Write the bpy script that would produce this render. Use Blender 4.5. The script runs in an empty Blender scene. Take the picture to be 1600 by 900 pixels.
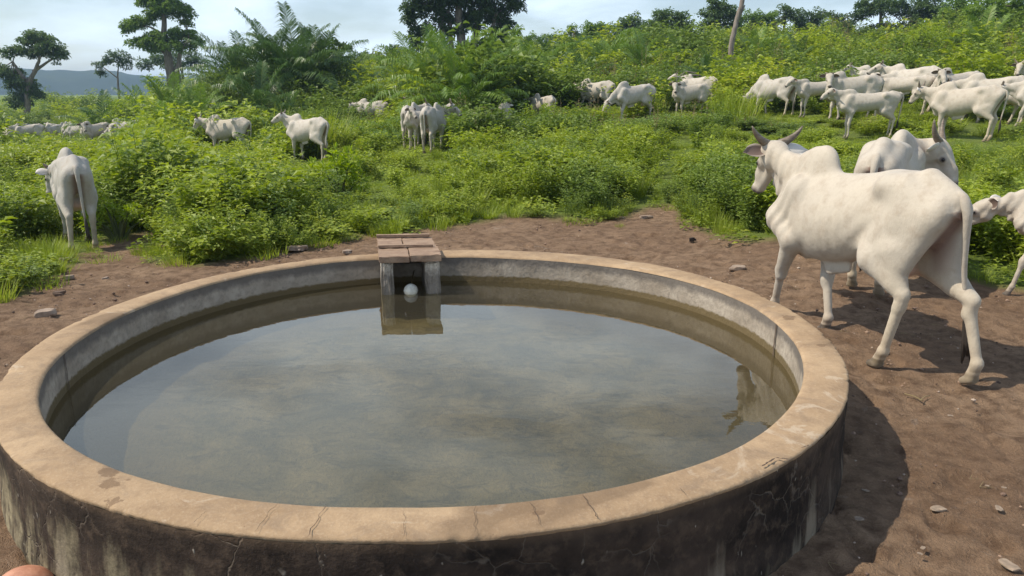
import bpy, math, random
import numpy as np
from mathutils import Vector, Matrix

random.seed(7)
RNG = np.random.default_rng(11)
SC = bpy.context.scene
COL = SC.collection
R = math.radians

# ------------------------------------------------------------------ camera
F_PX, PITCH, ROLL, EYE = 1175.4, .2565, .0039, 1.789      # measured on the 1600 px wide photograph
cd = bpy.data.cameras.new('camera'); cam = bpy.data.objects.new('camera', cd); COL.objects.link(cam)
cd.sensor_width = 36; cd.lens = 36 * F_PX / 1600; cd.clip_start = .05; cd.clip_end = 9000
c_, s_ = math.cos(ROLL), math.sin(ROLL)
right = Vector((c_, s_*math.sin(PITCH), s_*math.cos(PITCH)))
up = Vector((-s_, c_*math.sin(PITCH), c_*math.cos(PITCH)))
fwd = Vector((0, math.cos(PITCH), -math.sin(PITCH)))
cam.matrix_world = Matrix(((right.x, up.x, -fwd.x, 0), (right.y, up.y, -fwd.y, 0), (right.z, up.z, -fwd.z, EYE), (0, 0, 0, 1)))
SC.camera = cam

# ------------------------------------------------------------------ sky, sun, exposure
SUN_AZ = math.atan2(-.249, -.019); SUN_EL = R(51)
world = bpy.data.worlds.new('World'); SC.world = world; world.use_nodes = True
nt = world.node_tree; nt.nodes.clear()
def N(nt, t, **k):
    n = nt.nodes.new(t)
    for a, v in k.items():
        if a in n.bl_rna.properties: setattr(n, a, v)
        else: n.inputs[a.replace('_', ' ')].default_value = v
    return n
sky = N(nt, 'ShaderNodeTexSky', sky_type='NISHITA', sun_disc=False, sun_elevation=SUN_EL, sun_rotation=SUN_AZ % (2*math.pi),
        air_density=1.0, dust_density=.9, ozone_density=1.0)
bg = N(nt, 'ShaderNodeBackground'); bg.inputs['Strength'].default_value = .13
bgc = N(nt, 'ShaderNodeBackground'); bgc.inputs['Color'].default_value = (.74, .87, 1.0, 1); bgc.inputs['Strength'].default_value = 1.45
tc = N(nt, 'ShaderNodeTexCoord'); mp = N(nt, 'ShaderNodeMapping'); mp.inputs['Scale'].default_value = (1.6, 1.6, 5); mp.inputs['Location'].default_value = (.3, 1.2, .35)
cn = N(nt, 'ShaderNodeTexNoise'); cn.inputs['Scale'].default_value = 1.7; cn.inputs['Detail'].default_value = 6; cn.inputs['Roughness'].default_value = .52; cn.inputs['Distortion'].default_value = .3
cr = N(nt, 'ShaderNodeMapRange'); cr.inputs['From Min'].default_value = .42; cr.inputs['From Max'].default_value = .62; cr.inputs['To Min'].default_value = .15; cr.inputs['To Max'].default_value = .95
mx = N(nt, 'ShaderNodeMixShader'); wo = N(nt, 'ShaderNodeOutputWorld')
L = nt.links.new
L(tc.outputs['Generated'], mp.inputs['Vector']); L(mp.outputs['Vector'], cn.inputs['Vector']); L(cn.outputs['Fac'], cr.inputs['Value'])
sz = N(nt, 'ShaderNodeSeparateXYZ'); L(tc.outputs['Generated'], sz.inputs[0])
el = N(nt, 'ShaderNodeMapRange'); el.inputs['From Min'].default_value = .50; el.inputs['From Max'].default_value = .75; el.inputs['To Min'].default_value = 1; el.inputs['To Max'].default_value = .2; L(sz.outputs[2], el.inputs['Value'])
ml = N(nt, 'ShaderNodeMath'); ml.operation = 'MULTIPLY'; L(cr.outputs['Result'], ml.inputs[0]); L(el.outputs['Result'], ml.inputs[1])
L(sky.outputs['Color'], bg.inputs['Color']); L(ml.outputs[0], mx.inputs['Fac']); L(bg.outputs[0], mx.inputs[1]); L(bgc.outputs[0], mx.inputs[2]); L(mx.outputs[0], wo.inputs['Surface'])

sd = bpy.data.lights.new('sun', 'SUN'); sd.energy = 4.8; sd.angle = R(.6); sd.color = (1, .915, .77)
sun = bpy.data.objects.new('sun', sd); COL.objects.link(sun)
sv = Vector((math.sin(SUN_AZ)*math.cos(SUN_EL), math.cos(SUN_AZ)*math.cos(SUN_EL), math.sin(SUN_EL)))
sun.rotation_euler = sv.to_track_quat('Z', 'Y').to_euler(); sun.location = sv*50
SC.view_settings.view_transform = 'Standard'; SC.view_settings.look = 'None'; SC.view_settings.exposure = 0; SC.view_settings.gamma = 1
SC.cycles.max_bounces = 8; SC.cycles.transparent_max_bounces = 12; SC.cycles.volume_bounces = 1
SC.cycles.use_denoising = True

# ------------------------------------------------------------------ helpers
def tag(o, label=None, cat=None, group=None, kind=None):
    for k, v in (('label', label), ('category', cat), ('group', group), ('kind', kind)):
        if v: o[k] = v
    return o
def mesh_obj(name, verts, faces, mat, parent=None, smooth=True, col=None, link=True):
    me = bpy.data.meshes.new(name)
    verts = np.asarray(verts, dtype=np.float32).reshape(-1, 3)
    if isinstance(faces, np.ndarray):
        k = faces.shape[1]
        me.vertices.add(len(verts)); me.vertices.foreach_set('co', verts.ravel())
        me.loops.add(faces.size); me.loops.foreach_set('vertex_index', faces.astype(np.int32).ravel())
        me.polygons.add(len(faces)); me.polygons.foreach_set('loop_start', np.arange(0, faces.size, k, dtype=np.int32))
        me.update(calc_edges=True)
    else:
        me.from_pydata([tuple(v) for v in verts.tolist()], [], faces)
    me.validate()
    if smooth: me.polygons.foreach_set('use_smooth', np.ones(len(me.polygons), dtype=bool))
    if col is not None:
        a = me.color_attributes.new('col', 'FLOAT_COLOR', 'POINT')
        c = np.ones((len(verts), 4), dtype=np.float32); c[:, :col.shape[1]] = col
        a.data.foreach_set('color', c.ravel())
    if mat: me.materials.append(mat)
    me.update()
    o = bpy.data.objects.new(name, me)
    if link: COL.objects.link(o)
    if parent: o.parent = parent
    return o
def empty(name, loc=(0, 0, 0), rz=0):
    o = bpy.data.objects.new(name, None); COL.objects.link(o); o.location = loc; o.rotation_euler = (0, 0, rz); o.empty_display_size = .2
    return o
def ray(px, py):
    u = (px-800)/F_PX; v = (450-py)/F_PX
    u, v = c_*u - s_*v, s_*u + c_*v
    return np.array([u, math.cos(PITCH)+v*math.sin(PITCH), -math.sin(PITCH)+v*math.cos(PITCH)])
def at(px, py, Y):                 # point at depth Y seen at photo pixel
    d = ray(px, py); return np.array([0, 0, EYE]) + d*(Y/d[1])
def on(px, py, z=0.):              # point at height z
    d = ray(px, py); return np.array([0, 0, EYE]) + d*((z-EYE)/d[2])
def to_px(x, y, z):
    z = z-EYE
    a = y*math.cos(PITCH)-z*math.sin(PITCH); b = y*math.sin(PITCH)+z*math.cos(PITCH)
    u, v = x/a, b/a
    return 800+F_PX*(c_*u+s_*v), 450-F_PX*(-s_*u+c_*v)
def vnoise(x, y, seed=0):          # smooth value noise in 0..1
    x = np.asarray(x, float); y = np.asarray(y, float)
    xi = np.floor(x).astype(np.int64); yi = np.floor(y).astype(np.int64); fx = x-xi; fy = y-yi
    fx = fx*fx*(3-2*fx); fy = fy*fy*(3-2*fy)
    def h(a, b):
        n = (a*374761393 + b*668265263 + seed*1442695041) & 0x7fffffff
        n = ((n ^ (n >> 13))*1274126177) & 0x7fffffff
        return ((n ^ (n >> 16)) & 0xffff)/65535.
    return (h(xi, yi)*(1-fx)+h(xi+1, yi)*fx)*(1-fy) + (h(xi, yi+1)*(1-fx)+h(xi+1, yi+1)*fx)*fy
def fbm(x, y, o=4, seed=0):
    s = 0; a = .5; t = 0
    for i in range(o):
        s = s + a*vnoise(x*2**i, y*2**i, seed+i); t += a; a *= .5
    return s/t

# ---- node material helper
class Mat:
    def __init__(s, name):
        s.m = bpy.data.materials.new(name); s.m.use_nodes = True; s.t = s.m.node_tree; s.t.nodes.clear()
        s.out = s.t.nodes.new('ShaderNodeOutputMaterial'); s.p = s.t.nodes.new('ShaderNodeBsdfPrincipled')
        s.t.links.new(s.p.outputs[0], s.out.inputs['Surface'])
        s.co = s.t.nodes.new('ShaderNodeTexCoord')
    def n(s, t, **k): return N(s.t, t, **k)
    def l(s, a, b): s.t.links.new(a, b)
    def noise(s, scale, detail=4, rough=.55, vec=None, dist=0):
        n = s.n('ShaderNodeTexNoise'); n.inputs['Scale'].default_value = scale; n.inputs['Detail'].default_value = detail
        n.inputs['Roughness'].default_value = rough; n.inputs['Distortion'].default_value = dist
        s.l(vec or s.co.outputs['Object'], n.inputs['Vector']); return n.outputs['Fac']
    def vor(s, scale, feature='F1', vec=None, out='Distance'):
        n = s.n('ShaderNodeTexVoronoi'); n.feature = feature; n.inputs['Scale'].default_value = scale
        s.l(vec or s.co.outputs['Object'], n.inputs['Vector']); return n.outputs[out]
    def mr(s, v, a, b, c=0, d=1):
        n = s.n('ShaderNodeMapRange'); 
        for i, x in zip(('From Min', 'From Max', 'To Min', 'To Max'), (a, b, c, d)): n.inputs[i].default_value = x
        s.l(v, n.inputs['Value']); return n.outputs['Result']
    def math(s, op, a, b=None):
        n = s.n('ShaderNodeMath'); n.operation = op
        for i, x in enumerate((a, b)):
            if x is None: continue
            if isinstance(x, (int, float)): n.inputs[i].default_value = x
            else: s.l(x, n.inputs[i])
        return n.outputs[0]
    def mix(s, f, a, b, mode='MIX'):
        n = s.n('ShaderNodeMix'); n.data_type = 'RGBA'; n.blend_type = mode
        for i, x in ((0, f), (6, a), (7, b)):
            if isinstance(x, (int, float)): n.inputs[i].default_value = x
            elif isinstance(x, tuple): n.inputs[i].default_value = (*x, 1) if len(x) == 3 else x
            else: s.l(x, n.inputs[i])
        return n.outputs[2]
    def attr(s, name, out='Color'):
        n = s.n('ShaderNodeAttribute'); n.attribute_name = name; return n.outputs[out]
    def sep(s, v):
        n = s.n('ShaderNodeSeparateXYZ'); s.l(v, n.inputs[0]); return n.outputs
    def mapping(s, scale, vec=None):
        n = s.n('ShaderNodeMapping'); n.inputs['Scale'].default_value = scale; s.l(vec or s.co.outputs['Object'], n.inputs['Vector']); return n.outputs[0]
    def color(s, c):
        if isinstance(c, tuple): s.p.inputs['Base Color'].default_value = (*c, 1)
        else: s.l(c, s.p.inputs['Base Color'])
    def rough(s, r):
        if isinstance(r, (int, float)): s.p.inputs['Roughness'].default_value = r
        else: s.l(r, s.p.inputs['Roughness'])
    def bump(s, h, dist=.01, strength=.6):
        n = s.n('ShaderNodeBump'); n.inputs['Distance'].default_value = dist; n.inputs['Strength'].default_value = strength
        s.l(h, n.inputs['Height']); s.l(n.outputs[0], s.p.inputs['Normal'])
    def spec(s, v): s.p.inputs['Specular IOR Level'].default_value = v

# ------------------------------------------------------------------ terrain heights
CTRL = [(-5.9, 9.7, -.24), (-10, 26, -.43), (-6.5, 24, -.35), (-21, 38, -1.1), (-28.8, 45, -1.45), (-36, 60, -1.9), (-7.3, 40, .15), (-3, 23.5, .05),
        (-.8, 40, .5), (.7, 42, .9), (3.4, 32, .87), (4.1, 27, .76), (6.8, 30, .84), (9.1, 27, .95), (10.3, 24, .95), (14.1, 30, 1.35), (13, 25, 1.15),
        (9.3, 20, .52), (13, 23, 1.0), (11.8, 20, .65), (13.6, 22, .85), (17, 26, 1.35), (-62, 100, -2.0), (-93, 150, -1.6), (-310, 500, -2.5), (-22, 90, 2.0),
        (0, 90, 4.4), (26, 80, 5.6), (39, 70, 5.7), (51, 80, 8.2), (90, 110, 10), (30, 130, 6), (0, 140, 3.2), (-25, 150, 1.5), (-900, 1500, -8), (0, 1500, -8), (900, 1500, -5),
        (0, -5, 0), (-5, -5, -.1), (5, -5, .1), (0, -60, -1), (60, 0, 3), (-60, 0, -2), (0, -1800, -5), (1800, 0, 0), (-1800, 0, -8), (0, 1850, -10),
        (0, 1, 0), (-3, 2.5, 0), (-3, 6, 0), (2.2, 3, 0), (0, 7.2, 0), (-1.5, 8.5, 0), (1.5, 8.5, .03), (2.2, 6.0, .10), (2.84, 4.3, .02), (2.45, 4.8, .04), (2.36, 5.4, .07),
        (3.4, 6.5, .15), (4.1, 5.9, .12), (-4.6, 6.5, -.05), (0, 11, .05), (2.4, 9.5, .12), (-3.5, 9, -.08), (5, 10, .25), (0, 16, 0), (6, 15, .35)]
def warp(x, y):
    r = np.hypot(x, y)+1e-6; k = np.log1p(r/4)/r; return x*k, y*k
_c = np.array(CTRL, float); _u, _v = warp(_c[:, 0], _c[:, 1])
def _phi(r2): return .5*r2*np.log(r2+1e-12)
def _solve():
    n = len(_c); A = np.zeros((n+3, n+3))
    A[:n, :n] = _phi((_u[:, None]-_u[None])**2+(_v[:, None]-_v[None])**2) + np.eye(n)*2e-3
    A[:n, n] = 1; A[:n, n+1] = _u; A[:n, n+2] = _v; A[n:, :n] = A[:n, n:].T
    return np.linalg.solve(A, np.r_[_c[:, 2], 0, 0, 0])
_w = _solve()
def ground(x, y):
    x = np.atleast_1d(np.asarray(x, float)); y = np.atleast_1d(np.asarray(y, float)); sh = x.shape
    u, v = warp(x.ravel(), y.ravel()); z = np.zeros(len(u))
    for i in range(0, len(u), 20000):
        a, b = u[i:i+20000], v[i:i+20000]
        z[i:i+20000] = _phi((a[:, None]-_u[None])**2+(b[:, None]-_v[None])**2) @ _w[:-3] + _w[-3]+_w[-2]*a+_w[-1]*b
    return z.reshape(sh)
def gz(x, y): return float(ground(x, y)[0])

# edge of the trampled earth round the tank
EARTH = [(-4.8, -2), (-5.0, 3), (-4.7, 5.6), (-4.53, 6.42), (-4.4, 6.75), (-4.64, 7.5), (-4.9, 8.6), (-5.6, 10.6), (-5.0, 10.7), (-4.25, 8.3), (-3.4, 7.75), (-2.62, 8.5), (-1.98, 9.3), (-.96, 9.9),
         (0, 10.6), (.88, 10.2), (1.39, 10.0), (1.9, 10.9), (2.25, 11.2), (2.2, 9.8), (2.49, 8.7), (2.97, 8.05), (3.38, 7.1), (4.2, 6.3), (5.2, 5.6), (7, 4.5), (8, -2)]
EP = np.array(EARTH)
def earth_d(x, y):                 # signed distance, positive outside the bare earth
    x = np.asarray(x, float).ravel(); y = np.asarray(y, float).ravel()
    d = np.full(len(x), 1e9); ins = np.zeros(len(x), bool)
    for i in range(len(EP)):
        a = EP[i]; b = EP[(i+1) % len(EP)]; ab = b-a
        t = np.clip(((x-a[0])*ab[0]+(y-a[1])*ab[1])/(ab@ab), 0, 1)
        d = np.minimum(d, np.hypot(x-a[0]-t*ab[0], y-a[1]-t*ab[1]))
        if a[1] != b[1]:
            cr_ = ((a[1] > y) != (b[1] > y)) & (x < (b[0]-a[0])*(y-a[1])/(b[1]-a[1])+a[0]); ins ^= cr_
    return np.where(ins, -d, d)

# ------------------------------------------------------------------ tank dimensions
TX, TY = -.414, 4.267; WALL = .439; WATER = .219
CO = [2.217, .0152, -.0042, .0038, .0234, -.0124, -.0003, -.0057, -.005]
CI = [2.031-.012, -.0019, -.0214, .0184, .0072, .0036, .0103, -.0145, .0087]
def rad(C, a):
    s = C[0]
    for k in (1, 2, 3, 4): s = s + C[2*k-1]*np.cos(k*a) + C[2*k]*np.sin(k*a)
    return s

# ------------------------------------------------------------------ ground sheet
def build_ground():
    fa = np.r_[np.linspace(-44, 44, 300), np.linspace(50, 310, 44)]
    rr = [.4]
    while rr[-1] < 9.5: rr.append(rr[-1]+max(.034, rr[-1]*.005))
    while rr[-1] < 1850: rr.append(rr[-1]*1.03)
    rr = np.array(rr)
    A, B = np.meshgrid(np.radians(90-fa), rr)
    x = B*np.cos(A); y = B*np.sin(A); z = ground(x, y)
    ed = earth_d(x, y).reshape(x.shape)
    near = np.clip((14-B)/5, 0, 1)
    th = np.arctan2(y-TY, x-TX); tr = np.hypot(x-TX, y-TY)
    z = z + near*((fbm(x*1.3, y*1.3, 3, 3)-.5)*.06 + (fbm(x*6, y*6, 3, 9)-.5)*.035 + (vnoise(x*17, y*17, 21)-.5)*.020)
    z = z + np.clip((B-16)/30, 0, 1)*(fbm(x*.12, y*.12, 3, 4)-.5)*.5
    hoof = vnoise(x*7+3, y*7, 40); z = z - near*(ed < 0)*.03*np.clip((hoof-.72)*8, 0, 1)
    z = np.where((tr < 2.1+.3) & (tr > 2.0), z + .012*np.clip((2.4-tr)/.2, 0, 1), z)
    z = np.where(tr < 2.13, -.45, z)
    nr, na = x.shape
    V = np.stack([x, y, z], -1).reshape(-1, 3)
    i = np.arange(nr-1)[:, None]*na; j = np.arange(na); j2 = (j+1) % na
    Fq = np.stack([i+j, i+na+j, i+na+j2, i+j2], -1).reshape(-1, 4)[:, ::-1]
    cap = len(V); V = np.vstack([V, [[0, 0, gz(0, 0)]]])
    gr = np.clip((ed.ravel()+(fbm(x*3, y*3, 3, 5).ravel()-.5)*.5)/.35, 0, 1); gr = np.r_[gr, 0]
    tri = [(cap, int(b), int(a)) for a, b in zip(j, j2)]
    faces = Fq[:, :].tolist() + [(t[0], t[2], t[1]) for t in tri]
    col = np.stack([gr, gr*0, gr*0], 1)
    m = Mat('earth_and_turf')
    g = m.sep(m.attr('col'))[0]
    pos = m.co.outputs['Object']
    n1 = m.noise(1.1, 5, .6); n2 = m.noise(9, 5, .65); n3 = m.noise(60, 4, .7); n4 = m.noise(230, 2, .6)
    dirt = m.mix(m.mr(n1, .35, .65), (.245, .155, .096), (.345, .232, .148))
    dirt = m.mix(m.mr(n2, .42, .66), dirt, (.155, .096, .060))
    dirt = m.mix(m.math('MULTIPLY', m.mr(n3, .55, .75), .6), dirt, (.42, .305, .205))
    dirt = m.mix(m.math('MULTIPLY', m.mr(n4, .60, .70), .55), dirt, (.07, .045, .035))
    pale = m.mr(m.noise(3.2, 6, .7, dist=1.2), .62, .72)
    dirt = m.mix(m.math('MULTIPLY', pale, .55), dirt, (.38, .31, .25))
    gn = m.noise(.9, 5, .65); gn2 = m.noise(14, 4, .7); gf = m.noise(.05, 5, .65)
    turf = m.mix(m.mr(gn, .35, .65), (.11, .17, .025), (.21, .28, .055))
    turf = m.mix(m.math('MULTIPLY', m.mr(gn2, .45, .7), .6), turf, (.08, .11, .025))
    turf = m.mix(m.math('MULTIPLY', m.mr(gf, .4, .7), .55), turf, (.16, .15, .06))
    m.color(m.mix(g, dirt, turf)); m.rough(.95); m.spec(.15)
    bh = m.math('ADD', m.math('MULTIPLY', n2, .5), m.math('ADD', m.math('MULTIPLY', n3, .35), m.math('MULTIPLY', n4, .2)))
    m.bump(bh, .07, 1.0)
    o = mesh_obj('ground', V, faces, m.m, col=col)
    return tag(o, 'bare reddish brown earth round the tank running into green pasture', kind='structure')
build_ground()

# hills on the left horizon
def build_hills():
    az = np.linspace(-60, 25, 240); dist = np.linspace(0, 1, 14)
    V = []
    for k, a in enumerate(az):
        ht = 20 + 17*float(fbm(a*.13+3, 0, 4, 2)) + 2.5*float(vnoise(a*2.2, 0, 8))
        if a > -22: ht *= max(.35, 1-(a+22)/30)
        for d in dist:
            Y = 1000+700*d; h = ht*math.sin(math.pi*min(1, d*1.0)**.8)**.7 if 0 < d < 1 else -6
            h += (float(vnoise(a*1.5, d*9, 5))-.5)*3.5*(0 < d < 1)
            V.append((Y*math.sin(R(a)), Y*math.cos(R(a)), h-4))
    n = len(dist); Fc = [(i*n+j, (i+1)*n+j, (i+1)*n+j+1, i*n+j+1) for i in range(len(az)-1) for j in range(n-1)]
    m = Mat('wooded_hills'); m.color(m.mix(m.mr(m.noise(.01, 6, .7), .4, .6), (.028, .042, .028), (.05, .065, .035))); m.rough(1); m.spec(0)
    tag(mesh_obj('hills', V, Fc, m.m), 'low wooded hills fading blue on the horizon', kind='structure')
build_hills()

# ------------------------------------------------------------------ tank
STAINS = []
for px_, py_, r_ in ((168, 738, .035), (176, 756, .040), (175, 786, .018), (1232, 497, .045), (1205, 503, .03), (1285, 541, .02), (840, 805, .02)):
    q_ = on(px_, py_, WALL); STAINS.append((float(q_[0]-TX), float(q_[1]-TY), r_))
def concrete_top():
    m = Mat('tan_cement_coping')
    n1 = m.noise(2.3, 5, .6); n2 = m.noise(13, 5, .65); n3 = m.noise(85, 4, .7)
    c = m.mix(m.mr(n1, .35, .65), (.30, .203, .120), (.43, .305, .188))
    c = m.mix(m.math('MULTIPLY', m.mr(n2, .45, .7), .6), c, (.235, .16, .10))
    c = m.mix(m.math('MULTIPLY', m.mr(n3, .5, .72), .45), c, (.50, .38, .26))
    st = m.mr(m.noise(1.35, 3, .5, dist=.6), .62, .68)
    c = m.mix(m.math('MULTIPLY', m.mr(m.noise(5.2, 6, .7, dist=.8), .52, .66), .45), c, (.21, .155, .11))
    c = m.mix(m.math('MULTIPLY', m.mr(m.noise(3.1, 6, .72, dist=1.5), .60, .66), .5), c, (.52, .43, .33))
    c = m.mix(m.math('MULTIPLY', st, .55), c, (.15, .10, .062))
    for sx, sy, sr_ in STAINS:
        vd = m.n('ShaderNodeVectorMath'); vd.operation = 'DISTANCE'; vd.inputs[1].default_value = (sx, sy, WALL); m.l(m.co.outputs['Object'], vd.inputs[0])
        dd = m.math('ADD', vd.outputs['Value'], m.math('MULTIPLY', m.math('SUBTRACT', m.noise(16, 4, .6), .5), .14))
        c = m.mix(m.math('MULTIPLY', m.mr(dd, sr_*.8, sr_, 1, 0), .62), c, (.15, .095, .058))
    pk = m.mr(m.vor(26), .03, .09, 1, 0)
    c = m.mix(m.math('MULTIPLY', pk, m.mr(n2, .5, .6)), c, (.17, .11, .07))
    m.color(c); m.rough(.9); m.spec(.2)
    m.bump(m.math('ADD', m.math('MULTIPLY', n2, .6), m.math('MULTIPLY', n3, .4)), .008, .8)
    return m.m
def outer_mat():
    m = Mat('mouldy_tank_wall')
    z = m.sep(m.co.outputs['Object'])
    n1 = m.noise(3.2, 6, .62); n2 = m.noise(17, 5, .65); n3 = m.noise(70, 3, .6)
    streak = m.noise(5.5, 5, .6, vec=m.mapping((1.6, 1.6, .32)))
    c = m.mix(m.mr(n1, .38, .62), (.018, .014, .012), (.065, .047, .036))
    c = m.mix(m.math('MULTIPLY', m.mr(n2, .5, .68), .55), c, (.12, .085, .06))
    # pale patches, stronger low down and to the left
    low = m.mr(z[2], .0, .40, 1, 0); left = m.mr(z[0], -2.4, .6, 1, .25)
    pale = m.mr(m.math('MULTIPLY', m.math('MULTIPLY', m.mr(streak, .36, .66), m.math('ADD', low, .12)), left), .16, .50)
    pale = m.math('MULTIPLY', pale, m.mr(n2, .30, .56, .15, 1))
    c = m.mix(m.math('MULTIPLY', pale, .9), c, (.33, .28, .18))
    pst = m.mr(m.math('MULTIPLY', m.mr(m.noise(2.1, 4, .55, vec=m.mapping((2.2, 2.2, .35))), .51, .60), m.mr(z[2], .05, .33, 1, 0)), .2, .9)
    c = m.mix(m.math('MULTIPLY', pst, .8), c, (.27, .225, .165))
    wig = m.n('ShaderNodeVectorMath'); wig.operation = 'ADD'
    sc = m.n('ShaderNodeVectorMath'); sc.operation = 'SCALE'; sc.inputs['Scale'].default_value = .14
    nz = m.n('ShaderNodeTexNoise'); nz.inputs['Scale'].default_value = 7; nz.inputs['Detail'].default_value = 4; m.l(m.co.outputs['Object'], nz.inputs['Vector'])
    m.l(nz.outputs['Color'], sc.inputs[0]); m.l(m.co.outputs['Object'], wig.inputs[0]); m.l(sc.outputs[0], wig.inputs[1])
    ck = m.mr(m.vor(4.2, 'DISTANCE_TO_EDGE', wig.outputs[0]), .0, .018, 1, 0)
    ckm = m.math('MULTIPLY', ck, m.mr(m.noise(1.9, 3), .47, .60))
    c = m.mix(m.math('MULTIPLY', ckm, .6), c, (.22, .18, .14))
    chips = m.math('MULTIPLY', m.mr(m.vor(19, vec=m.mapping((1, 1, .55), wig.outputs[0])), .06, .15, 1, 0), m.mr(m.noise(4.5, 3), .50, .60))
    c = m.mix(m.math('MULTIPLY', chips, .9), c, (.55, .50, .42))
    top = m.mr(z[2], .385, .435)
    c = m.mix(m.math('MULTIPLY', top, .5), c, (.20, .135, .085))
    m.color(c); m.rough(.9); m.spec(.15)
    h = m.math('ADD', m.math('ADD', m.math('MULTIPLY', n2, .6), m.math('MULTIPLY', n3, .3)), m.math('MULTIPLY', ckm, -.6))
    m.bump(m.math('ADD', h, m.math('MULTIPLY', chips, .6)), .010, .9)
    return m.m
def inner_mat():
    m = Mat('stained_inner_wall')
    z = m.sep(m.co.outputs['Object'])
    n1 = m.noise(4, 5, .6); n2 = m.noise(24, 5, .65); drip = m.noise(9, 4, .65, vec=m.mapping((1, 1, .25)))
    zz = m.math('ADD', z[2], m.math('MULTIPLY', m.math('SUBTRACT', drip, .5), .10))
    c = m.mix(m.mr(n1, .35, .65), (.27, .225, .175), (.40, .345, .28))
    c = m.mix(m.math('MULTIPLY', m.mr(n2, .45, .7), .55), c, (.15, .125, .10))
    c = m.mix(m.math('MULTIPLY', m.mr(zz, .345, .385), .75), c, (.10, .088, .08))
    c = m.mix(m.mr(m.math('ADD', z[2], m.math('MULTIPLY', m.math('SUBTRACT', n2, .5), .05)), .258, .272, 1, 0), c, (.13, .095, .045))
    m.color(c); m.rough(.85); m.spec(.3)
    m.bump(m.math('ADD', n2, m.math('MULTIPLY', drip, .5)), .012, .8)
    return m.m
def dark_mat(name, c, rough=.9):
    m = Mat(name); n = m.noise(30, 4, .6); m.color(m.mix(m.mr(n, .35, .65), tuple(v*.75 for v in c), tuple(min(1, v*1.25) for v in c))); m.rough(rough); return m.m
TOPM = concrete_top(); OUTM = outer_mat(); INM = inner_mat(); CRACK = dark_mat('crack_shadow', (.07, .045, .03))

def ring(name, prof, mat, parent, n=420, jit=.004, seed=0, chip=0):
    # prof: list of (C, offset, z)
    a = np.linspace(0, 2*math.pi, n, endpoint=False); V = []
    for k, (C, off, z) in enumerate(prof):
        r = rad(C, a)+off; q = (fbm(np.cos(a)*5+k*.37+9, np.sin(a)*5+9, 4, seed)-.5)*jit*2
        if chip and k < 5: ch = np.clip(fbm(np.cos(a)*26+40, np.sin(a)*26+40, 3, 17)-.60, 0, 1)*chip; ch = np.minimum(ch, .013); r = r-ch*(0, .5, 1.2, 1., .3)[k]; q = q+(vnoise(np.cos(a)*90+9, np.sin(a)*90+9, 5)-.5)*.004
        zq = (fbm(np.cos(a)*4+3, np.sin(a)*4+5, 3, 31)-.5)*.012 if z > .40 else 0
        V.append(np.stack([r*np.cos(a)+q*np.cos(a), r*np.sin(a)+q*np.sin(a), np.full(n, z)+zq], 1))
    V = np.vstack(V); m = len(prof); j = np.arange(n); j2 = (j+1) % n
    Fq = np.vstack([np.stack([k*n+j, k*n+j2, (k+1)*n+j2, (k+1)*n+j], 1) for k in range(m-1)])
    return mesh_obj(name, V, Fq, mat, parent)
tank = empty('water_tank', (TX, TY, 0)); tag(tank, 'large round concrete cattle trough full of still water, mouldy black outside', 'water tank')
zs = np.linspace(-.12, WALL-.018, 15)
ring('outer_wall', [(CO, .035*(1-(z+.12)/.5)**2 + .006*math.sin(z*40)*.3, float(z)) for z in zs], OUTM, tank, jit=.006)
ring('coping', [(CO, -.002, WALL-.020), (CO, .002, WALL-.010), (CO, .001, WALL-.004), (CO, -.010, WALL), (CO, -.05, WALL+.002), (CO, -.10, WALL+.003), (CI, .05, WALL+.002), (CI, .012, WALL), (CI, .001, WALL-.006), (CI, -.004, WALL-.016)], TOPM, tank, jit=.005, n=1100, chip=.12)
ring('inner_wall', [(CI, -.002, float(z)) for z in np.linspace(WALL-.014, -.13, 14)], INM, tank, jit=.005, seed=4)
# cracks across the coping: narrow jagged ribbons
def crack(px0, py0, px1, py1, w=.0035, wob=.02):
    p0 = on(px0, py0, WALL+.004); p1 = on(px1, py1, WALL+.004); n = 12; V = []
    d = (p1-p0)[:2]; ln = np.hypot(*d); nn = np.array([-d[1], d[0]])/ln
    for i in range(n+1):
        t = i/n; o = ((random.random()-.5)*wob*1.6+.018*math.sin(i*1.1+px0))*ln*(0 < i < n)
        p = p0[:2]+d*t+nn*o; ww = w*(.4+random.random()*.9)*(.3 if i in (0, n) else 1)
        for s in (-1, 1): V.append((p[0]+nn[0]*ww*s-TX, p[1]+nn[1]*ww*s-TY, float(WALL+.0115)))
    Fc = [(2*i, 2*i+1, 2*i+3, 2*i+2) for i in range(n)]
    mesh_obj('crack', V, Fc, CRACK, tank)
for q in [(434, 788, 398, 834, .0013), (510, 792, 480, 842, .0018), (632, 800, 631, 842, .0007), (743, 793, 742, 836, .0010), (828, 786, 846, 824, .0013), (910, 775, 935, 812, .0020),
          (1190, 731, 1212, 718, .004), (1212, 718, 1232, 720, .004), (1252, 702, 1264, 698, .0025), (1062, 765, 1073, 777, .001), (322, 802, 302, 820, .0008), (1210, 505, 1250, 494, .001), (88, 610, 60, 618, .001), (1090, 436, 1120, 431, .001)]:
    crack(*q[:4], w=q[4]*.8)
# vertical fissures inside
def fissure(ang, w):
    V = []; r = float(rad(CI, ang))-.009
    for i in range(9):
        z = WALL-.012-i*.026; a = ang+(random.random()-.5)*.006
        for s in (-1, 1): V.append((r*math.cos(a+s*w/r), r*math.sin(a+s*w/r), z))
    mesh_obj('fissure', V, [(2*i, 2*i+1, 2*i+3, 2*i+2) for i in range(8)], CRACK, tank)
p = on(1211, 503, WALL); fissure(math.atan2(p[1]-TY, p[0]-TX), .007)
p = on(123, 548, WALL); fissure(math.atan2(p[1]-TY, p[0]-TX), .005)
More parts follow.
